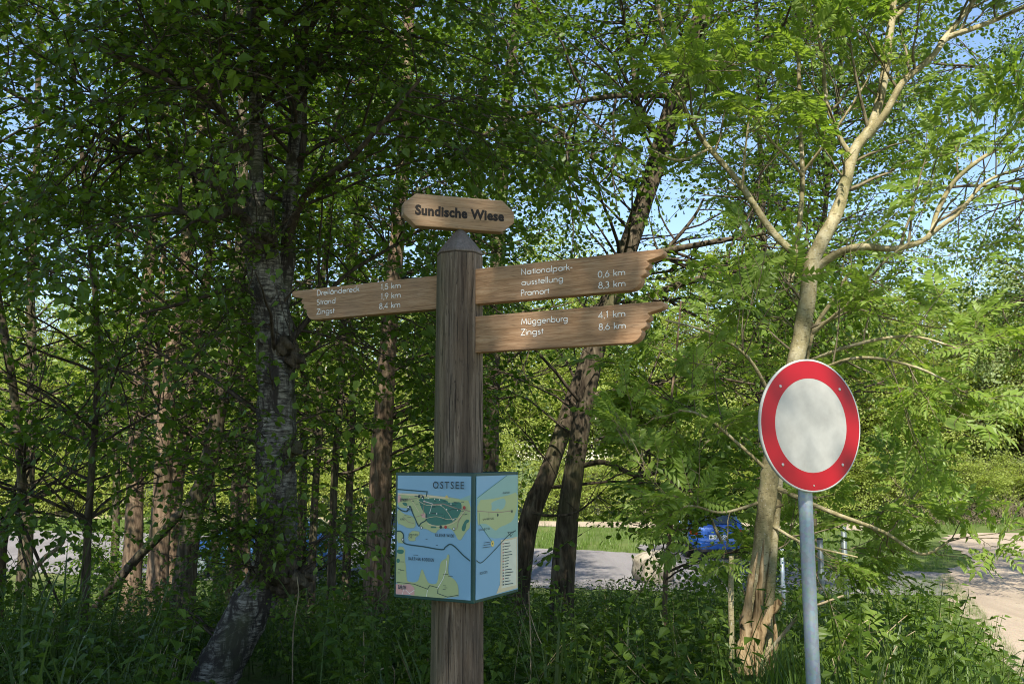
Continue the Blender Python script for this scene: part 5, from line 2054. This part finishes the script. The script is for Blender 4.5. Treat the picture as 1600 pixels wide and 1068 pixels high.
def far_trees():
    q = R
    used = set()
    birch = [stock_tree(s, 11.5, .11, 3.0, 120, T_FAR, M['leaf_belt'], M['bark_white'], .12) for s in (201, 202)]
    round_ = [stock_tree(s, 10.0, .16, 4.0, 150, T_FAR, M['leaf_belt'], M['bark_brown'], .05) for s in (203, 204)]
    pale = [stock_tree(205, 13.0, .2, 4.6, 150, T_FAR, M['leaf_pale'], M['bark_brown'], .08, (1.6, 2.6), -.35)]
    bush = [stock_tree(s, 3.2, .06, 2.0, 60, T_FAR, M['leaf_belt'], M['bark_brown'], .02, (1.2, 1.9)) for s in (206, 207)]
    k = 0
    for x in np.arange(-44, 50, 3.7):
        for row in (0, 1):
            xx = x + q.uniform(-1.3, 1.3) + row * 2
            yy = 50 + row * 9 + q.uniform(-1.5, 1.5) - (0.12 * xx if xx < 0 else -0.02 * xx)
            st = (birch + round_)[q.randrange(4)] if row == 0 else (birch + round_ + round_)[q.randrange(6)]
            wb = st in birch
            hgt = q.uniform(.85, 1.12) if row == 0 else q.uniform(1.05, 1.35)
            place_stock(st, used, 'birch_tree' if wb else 'woodland_tree',
                        'white stemmed birch in the sunny belt beyond the car park' if wb else 'bright green leafy tree in the sunny belt beyond the car park', 'tree',
                        'birches of the far belt' if wb else 'leafy trees of the far belt', (xx, yy, 0), q.uniform(0, 6.28), hgt)
            k += 1
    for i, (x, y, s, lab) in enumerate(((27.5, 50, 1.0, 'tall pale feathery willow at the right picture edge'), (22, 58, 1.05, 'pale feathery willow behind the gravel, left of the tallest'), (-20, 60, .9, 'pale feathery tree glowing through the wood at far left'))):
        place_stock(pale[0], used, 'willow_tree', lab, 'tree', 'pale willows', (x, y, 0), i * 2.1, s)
    for x in np.arange(-40, 44, 2.6):
        xx = x + q.uniform(-.9, .9)
        yy = 46.5 + q.uniform(-.8, 1.2) - (0.12 * xx if xx < 0 else -0.02 * xx)
        st = bush[q.randrange(2)]
        place_stock(st, used, 'bush', 'light green bush at the foot of the far tree belt', 'bush', 'bushes at the foot of the far belt', (xx, yy, 0), q.uniform(0, 6.28), q.uniform(.7, 1.15))
    # crowns above and behind the viewpoint that shade the signpost and the wood
    shade = [stock_tree(s, 15.0, .22, 4.2, 130, T_FAR, M['leaf_alder'], M['bark_alder'], .38, (1.7, 2.6), -.05, .7) for s in (208, 209)]
    for x, y, s, var, rot, lab in SHADE:
        place_stock(shade[var], used, 'alder_tree', lab, 'tree', 'trees behind the viewpoint', (x, y, 1.3), rot, s)


SHADE = [(-3.25, -4.9, 1.08, 0, 2.6, 'broad alder behind the viewpoint, the nearer to the signpost'), (-5.8, -4.6, 1.1, 1, 1.3, 'broad alder behind the viewpoint, farther left')]
far_trees()


# ------------------------------------------------------------------ undergrowth
def nettle_template(seed):
    q = np.random.RandomState(seed)
    g = Geo()
    h = 1.0
    t = np.linspace(0, 1, 5)
    lean = q.normal(0, .10, 2)
    stem = np.stack([lean[0] * t ** 2, lean[1] * t ** 2, t * h], -1)
    V, T = tube(stem, np.linspace(.006, .002, 5), 3)
    g.add(V, T, 0, .3)
    P, D, N, L = [], [], [], []
    for i in range(11):
        f = .18 + .80 * i / 10
        j = min(3, int(f * 4))
        p = stem[j] + (stem[j + 1] - stem[j]) * (f * 4 - j)
        az = i * 1.57 + q.uniform(-.3, .3)
        for s in (0, math.pi):
            d = np.array([math.cos(az + s), math.sin(az + s), q.uniform(-.35, .25)])
            P.append(p + d * .02)
            D.append(d)
            N.append(unit(UPV + q.normal(0, .25, 3)))
            L.append((.13 - .07 * f) * q.uniform(.8, 1.2))
    P, D, N, L = map(np.array, (P, D, N, L))
    V, T, k = leaves_mesh(P, D, N, L, L * .68, 'birch', .2, .3)
    g.add(V, T, 0, np.repeat(q.uniform(0.1, 1, len(P)), k))
    return g.arrays()


def bramble_template(seed):
    q = np.random.RandomState(seed)
    g = Geo()
    P, D, N, L = [], [], [], []
    for c in range(5):
        a = q.uniform(0, 6.28)
        ln = q.uniform(.5, .95)
        t = np.linspace(0, 1, 6)
        path = np.stack([math.cos(a) * t * ln * .75, math.sin(a) * t * ln * .75, ln * (1.25 * t - .75 * t ** 2)], -1)
        V, T = tube(path, np.linspace(.004, .0015, 6), 3)
        g.add(V, T, 0, .2)
        for i in range(9):
            f = .15 + .85 * i / 9
            j = min(4, int(f * 5))
            p = path[j] + (path[j + 1] - path[j]) * (f * 5 - j)
            az = a + (1.2 if i % 2 else -1.2) + q.uniform(-.4, .4)
            for da in (-.6, 0, .6):
                d = np.array([math.cos(az + da), math.sin(az + da), q.uniform(-.3, .3)])
                P.append(p + np.array([math.cos(az), math.sin(az), 0]) * .03)
                D.append(d)
                N.append(unit(UPV + q.normal(0, .3, 3)))
                L.append(q.uniform(.05, .085))
    P, D, N, L = map(np.array, (P, D, N, L))
    V, T, k = leaves_mesh(P, D, N, L, L * .7, 'lance', .2, .2)
    g.add(V, T, 0, np.repeat(q.uniform(0, 1, len(P)), k))
    return g.arrays()


def grass_template(seed, n=26, h=1.0, w=.007, lean=.5, spread=.12):
    q = np.random.RandomState(seed)
    g = Geo()
    a = q.uniform(0, 6.28, n)
    b = np.stack([q.normal(0, spread, n), q.normal(0, spread, n), np.zeros(n)], -1)
    d = np.stack([np.cos(a), np.sin(a), np.zeros(n)], -1)
    s = np.stack([-np.sin(a), np.cos(a), np.zeros(n)], -1)
    hh = h * q.uniform(.5, 1.0, n)[:, None]
    ln = lean * q.uniform(.2, 1.1, n)[:, None]
    cols = []
    for f, wf in ((0, 1.0), (.45, .9), (.8, .55)):
        c = b + UPV * hh * f * (1 - .15 * ln * f) + d * hh * ln * f ** 2
        cols += [c - s * w * wf, c + s * w * wf]
    cols.append(b + UPV * hh * (1 - .2 * ln) + d * hh * ln)
    V = np.stack(cols, 1).reshape(-1, 3)
    tr = np.array([(0, 1, 3), (0, 3, 2), (2, 3, 5), (2, 5, 4), (4, 5, 6)])
    T = (np.arange(n)[:, None, None] * 7 + tr[None]).reshape(-1, 3)
    g.add(V, T, 0, np.repeat(q.uniform(0, 1, n), 7))
    return g.arrays()


def scatter(geo, templ, X, Y, H, q, tilt=.12, z=None):
    n = len(X)
    P = np.stack([X, Y, (ground_z(X, Y) if z is None else np.full(n, z)) - .01], -1)
    a = q.uniform(0, 6.28, n)
    Xa = np.stack([np.cos(a), np.sin(a), np.zeros(n)], -1)
    Za = unit(UPV + q.normal(0, tilt, (n, 3)))
    Xa = unit(Xa - Za * np.sum(Xa * Za, 1, keepdims=True))
    stamp(geo, templ, P, Xa, Za, H, q)


def undergrowth():
    q = np.random.RandomState(77)
    NT = [nettle_template(s) for s in range(4)]
    BT = [bramble_template(s + 10) for s in range(3)]
    GT = [grass_template(s + 20) for s in range(3)]
    GF = [grass_template(s + 40, 9, 1.0, .022, .5, .16) for s in range(3)]
    GL_ = [grass_template(s + 30, 14, 1.0, .012, .55, .08) for s in range(3)]

    def area(n, y0, y1, pw=1.0):
        Y = y0 + (y1 - y0) * q.uniform(0, 1, n) ** pw
        half = Y * .60 + 1.0
        X = q.uniform(-1, 1, n) * half
        k = X < track_edge(Y) - .55 - .5 * q.uniform(0, 1, n)
        ppx, _, _ = project(np.stack([X, Y, ground_z(X, Y) + .3], -1))
        k &= ~((ppx > 270) & (ppx < 500) & (Y < 6.9)) & ~((ppx > 1135) & (ppx < 1245) & (Y < 6.4))
        return X[k], Y[k]

    def height(X, Y, cap=.125):
        gz = ground_z(X, Y)
        top = EYE - cap * Y - gz
        right = X / Y > .325
        return np.where(right, np.clip(top, .22, 1.35), np.clip(top, .22, 1.05))

    g = Geo()
    X, Y = area(2800, 4.6, 20.5, 1.15)
    px, py, dep = project(np.stack([X, Y, ground_z(X, Y)], -1))
    H = height(X, Y) * q.uniform(.55, 1.02, len(X))
    scatter(g, NT, X, Y, H, q)
    o = g.build('nettles', [M['leaf_herb']])
    tag(o, 'dense nettles filling the bank below the signpost', 'nettles', None, 'stuff')
    g = Geo()
    X, Y = area(1050, 4.6, 21, 1.1)
    H = height(X, Y) * q.uniform(.6, 1.0, len(X))
    scatter(g, BT, X, Y, H * 1.1, q)
    o = g.build('brambles', [M['leaf_herb']])
    tag(o, 'low brambles between the nettles on the bank', 'brambles', None, 'stuff')
    g = Geo()
    X, Y = area(420, 4.5, 21.5, 1.1)
    H = height(X, Y) * q.uniform(.5, 1.0, len(X))
    scatter(g, GL_, X, Y, H * 1.05, q)
    # grass at the foot of the round sign
    o = g.build('long_grass', [M['reed']])
    tag(o, 'long grass blades among the nettles on the bank', 'grass', None, 'stuff')
    g = Geo()
    X, Y = area(300, 4.7, 18, 1.0)
    H = height(X, Y) * q.uniform(.6, 1.15, len(X))
    scatter(g, [grass_template(s + 60, 4, 1.0, .0035, .7, .12) for s in range(3)], X, Y, H, q, .25)
    o = g.build('dry_stems', [M['dry']])
    tag(o, 'thin dry stems standing between the nettles', 'dry stems', None, 'stuff')
    # mown grass: verge and strips beyond the road
    g = Geo()
    n = 4200
    Y2 = q.uniform(6, 24, n)
    X2 = track_edge(Y2) + .25 - 2.0 * q.uniform(0, 1, n) ** 1.3
    scatter(g, [grass_template(s + 50, 9, 1.0, .006, .9, .13) for s in range(3)], X2, Y2, q.uniform(.06, .20, n), q)
    n = 800
    Y2 = q.uniform(4.9, 8.0, n)
    X2 = track_edge(Y2) - .5 - 2.3 * q.uniform(0, 1, n)
    scatter(g, GT, X2, Y2, np.clip((EYE - .165 * Y2 - ground_z(X2, Y2)) * q.uniform(.5, 1.05, n), .2, 1.1), q)
    o = g.build('verge_grass', [M['grass']])
    tag(o, 'green grass along the edge of the gravel track and at the foot of the round sign', 'grass', None, 'stuff')
    g = Geo()
    n = 4000
    X2 = q.uniform(-34, 16, n)
    far = np.interp(X2, [p[0] for p in ROAD_FAR], [p[1] for p in ROAD_FAR])
    farl = np.interp(X2, [-50, -10, 2, 10, 17], [54, 44, 41.5, 40, 39])
    Y2 = far + .1 + (farl - far - .2) * q.uniform(0, 1, n) ** 1.4
    k = ~((X2 > 4.0) & (X2 < 8.2) & (Y2 < 33.4)) & (X2 < np.interp(Y2, [24, 28, 34, 38], [10.4, 13.2, 15.2, 17.4]))
    X2, Y2 = X2[k], Y2[k]
    kk = X2 > 9
    scatter(g, GF, X2, Y2, q.uniform(.14, .38, len(X2)), q, z=0.0)
    n = 1900
    X3 = q.uniform(-40, 44, n)
    Y3 = np.interp(X3, [-50, -10, 2, 10, 17, 46], [59, 48, 45, 44, 43, 40]) + q.uniform(.0, 5.0, n)
    Y3 = np.where(X3 > 14.5, q.uniform(38.4, 46.5, n), Y3)
    scatter(g, GF, X3, Y3, q.uniform(.15, .5, n), q, z=0.0)
    o = g.build('meadow_grass', [M['grass']])
    tag(o, 'sunny green grass strips beyond the road', 'grass', None, 'stuff')


undergrowth()


# ------------------------------------------------------------------ single stalks, sticks and blades that stand out
def stick(name, label, cat, pts, r0, r1, mat, group=None, sides=6, twigs=()):
    P = px_limb(pts)
    base = P[0].copy()
    root = empty(name, tuple(base), label, cat, group) if twigs else None
    g = Geo()
    path = catmull(P, 6)
    V, T = tube(path, np.linspace(r0, r1, len(path)), sides, .06, 5)
    g.add(V - base, T, 0, .5)
    o = g.build('stem' if twigs else name, [mat], root, True)
    if not twigs:
        o.location = tuple(base)
        tag(o, label, cat, group)
    for tp in twigs:
        g = Geo()
        path = catmull(px_limb(tp), 5)
        V, T = tube(path, np.linspace(r0 * .5, r1 * .6, len(path)), 5, .05, 6)
        g.add(V - base, T, 0, .5)
        g.build('twig', [mat], root, True)


stick('fallen_branch', 'pale barkless broken branch leaning in the nettles at far left', 'branch', [(28, 925, 9.2), (45, 900, 9.2), (68, 872, 9.2), (88, 858, 9.2), (100, 845, 9.2)], .030, .018, M['dry'])
stick('dead_stalk', 'upright dead stalk right of the map box', 'stalk', [(829, 1075, 4.9), (829, 1000, 4.9), (826, 922, 4.9)], .0045, .003, M['dry'], 'dead stalks', 5, twigs=[[(829, 960, 4.9), (837, 985, 4.88), (846, 1005, 4.86)]])
stick('dead_stalk', 'short dead stalk left of the signpost foot', 'stalk', [(569, 1080, 5.2), (569, 1030, 5.2), (568, 982, 5.2)], .004, .0025, M['dry'], 'dead stalks')
stick('dead_stalk', 'kinked broken stalk lying beside the signpost foot', 'stalk', [(545, 1068, 5.0), (580, 1052, 5.0), (613, 1041, 5.0), (616, 1075, 5.0)], .0045, .003, M['dry'], 'dead stalks')
stick('dead_stalk', 'long pale stalk hanging below the birch bend', 'stalk', [(457, 1075, 6.1), (458, 990, 6.1), (466, 930, 6.1), (464, 900, 6.1)], .005, .003, M['dry'], 'dead stalks')
stick('dead_stalk', 'arching dead stem right of the round sign pole', 'stalk', [(1300, 1075, 5.6), (1312, 1020, 5.6), (1330, 985, 5.6), (1356, 968, 5.6)], .0045, .0025, M['dry'], 'dead stalks')
stick('dead_stalk', 'longest slanting dead stem in the sunny nettles', 'stalk', [(1345, 1035, 5.7), (1375, 1000, 5.7), (1400, 975, 5.7), (1422, 957, 5.7)], .0045, .0025, M['dry'], 'dead stalks')
stick('dead_stalk', 'bent dead stem rightmost in the sunny nettles', 'stalk', [(1380, 1070, 5.6), (1390, 1030, 5.6), (1408, 1000, 5.6), (1430, 985, 5.6)], .004, .0025, M['dry'], 'dead stalks')
stick('dead_branch', 'bare fallen branch reaching from the torn rowan trunk to the pole', 'branch', [(1190, 1030, 5.8), (1228, 985, 5.8), (1255, 955, 5.7), (1290, 940, 5.6), (1318, 930, 5.6)], .012, .006, M['dry'])
stick('wooden_stake', 'slim bare wooden stake left of the rowan trunk', 'stake', [(1143, 1095, 5.9), (1143, 1000, 5.9), (1142, 930, 5.9), (1143, 868, 5.9)], .019, .016, M['bark_rowan'], None, 9)
stick('dead_branch', 'leaning pale broken stick in front of the blue car', 'branch', [(1100, 780, 8.5), (1112, 812, 8.5), (1127, 845, 8.5)], .007, .016, M['dry'])


def reed_clump(px, py, y, label, seed, n=7, h=1.1):
    q = np.random.RandomState(seed)
    p = at(px, py, y)
    gz = float(ground_z(p[0], y))
    root = empty('reed_clump', (p[0], y, gz), label, 'reeds', 'reed clumps')
    for k in range(n):
        g = Geo()
        a = q.uniform(0, 6.28)
        d = np.array([math.cos(a), math.sin(a) * .5, 0])
        s = np.array([math.cos(a + 1.9), math.sin(a + 1.9), 0])
        t = np.linspace(0, 1, 8)[:, None]
        hh = h * q.uniform(.6, 1.0)
        c = d * .05 + UPV * hh * t * (1 - .1 * t) + d * hh * q.uniform(.15, .45) * t ** 2.2
        w = .013 * np.clip(1.05 - t ** 2, .05, 1)
        nn = np.cross(UPV, s) * .004
        V = np.concatenate([c - s * w, c + nn, c + s * w])
        T = []
        for i in range(7):
            for o_ in (0, 8):
                T += [(o_ + i, o_ + 8 + i, o_ + 9 + i), (o_ + i, o_ + 9 + i, o_ + 1 + i)]
        g.add(V, np.array(T), 0, q.uniform(.3, 1))
        g.build('blade', [M['reed']], root, True)


reed_clump(862, 1100, 4.75, 'tall reed blades right of the signpost foot', 1, 6, 1.05)
reed_clump(30, 1090, 6.0, 'tall reed clump in the lower left picture corner', 2, 12, 1.25)
reed_clump(90, 1090, 6.5, 'loose reed clump next to the corner clump at lower left', 3, 9, 1.3)
reed_clump(505, 1090, 6.2, 'arching reed blades between birch foot and signpost', 4, 10, 1.0)


def burdock():
    p = at(1530, 1040, 9.2)
    gz = float(ground_z(p[0], 9.2))
    root = empty('burdock_plant', (p[0], 9.2, gz), 'broad leaved burdock at the right end of the nettles', 'plant')
    q = np.random.RandomState(3)
    for k in range(7):
        a = k * .9 + q.uniform(-.2, .2)
        d = np.array([math.cos(a), math.sin(a), .25])
        n = 9
        V, T = [], []
        s = unit(np.cross(UPV, d))
        nn = np.cross(unit(d), s)
        L = q.uniform(.28, .40)
        st = np.array([math.cos(a) * .05, math.sin(a) * .05, q.uniform(.15, .4)])
        for i in range(n):
            f = i / (n - 1)
            w = .42 * L * math.sin(math.pi * min(1, f * .92 + .08)) ** .7
            c = st + unit(d) * L * f - UPV * .25 * L * f * f
            V += [c - s * w + nn * .04 * math.sin(f * 9), c - nn * .015, c + s * w + nn * .04 * math.cos(f * 8)]
        for i in range(n - 1):
            b = i * 3
            T += [(b, b + 1, b + 4), (b, b + 4, b + 3), (b + 1, b + 2, b + 5), (b + 1, b + 5, b + 4)]
        g = Geo()
        g.add(np.array(V), np.array(T), 0, q.uniform(.2, .7))
        V2, T2 = tube(np.array([[0, 0, 0], st * .5, st]), np.array([.008, .006, .005]), 5)
        g.add(V2, T2, 0, .3)
        g.build('leaf', [M['leaf_herb']], root, True)


burdock()


def brush_pile():
    q = np.random.RandomState(8)
    c = at(1560, 815, 43.0)
    g = Geo()
    for k in range(420):
        p = np.array([q.uniform(-4.5, 6), q.uniform(-.8, 1.8), 0])
        d = unit(np.array([q.normal(.15, .55), q.normal(0, .4), 1.0]))
        b = branch_path(p, d, q.uniform(.9, 2.6), q, -.35, .2, 6)
        V, T = tube(b, np.linspace(.022, .006, 6), 3)
        g.add(V, T, 0, .5)
    o = g.build('brushwood', [M['twig_pale']], None, True)
    o.location = (c[0], 43.0, 0)
    tag(o, 'tangle of bare brown brushwood behind the gravel at right', 'brushwood')


brush_pile()

if __name__ == '__main__':
    cnt = {}
    for o in scene.objects:
        if o.type == 'MESH':
            k = (o.parent.name if o.parent else '') + '/' + o.name
            cnt.setdefault(o.data.name, (len(o.data.polygons), k))
    print('unique faces', sum(c[0] for c in cnt.values()), 'objects', len(scene.objects))
    for c in sorted(cnt.values(), reverse=True)[:26]:
        print('  faces', c)
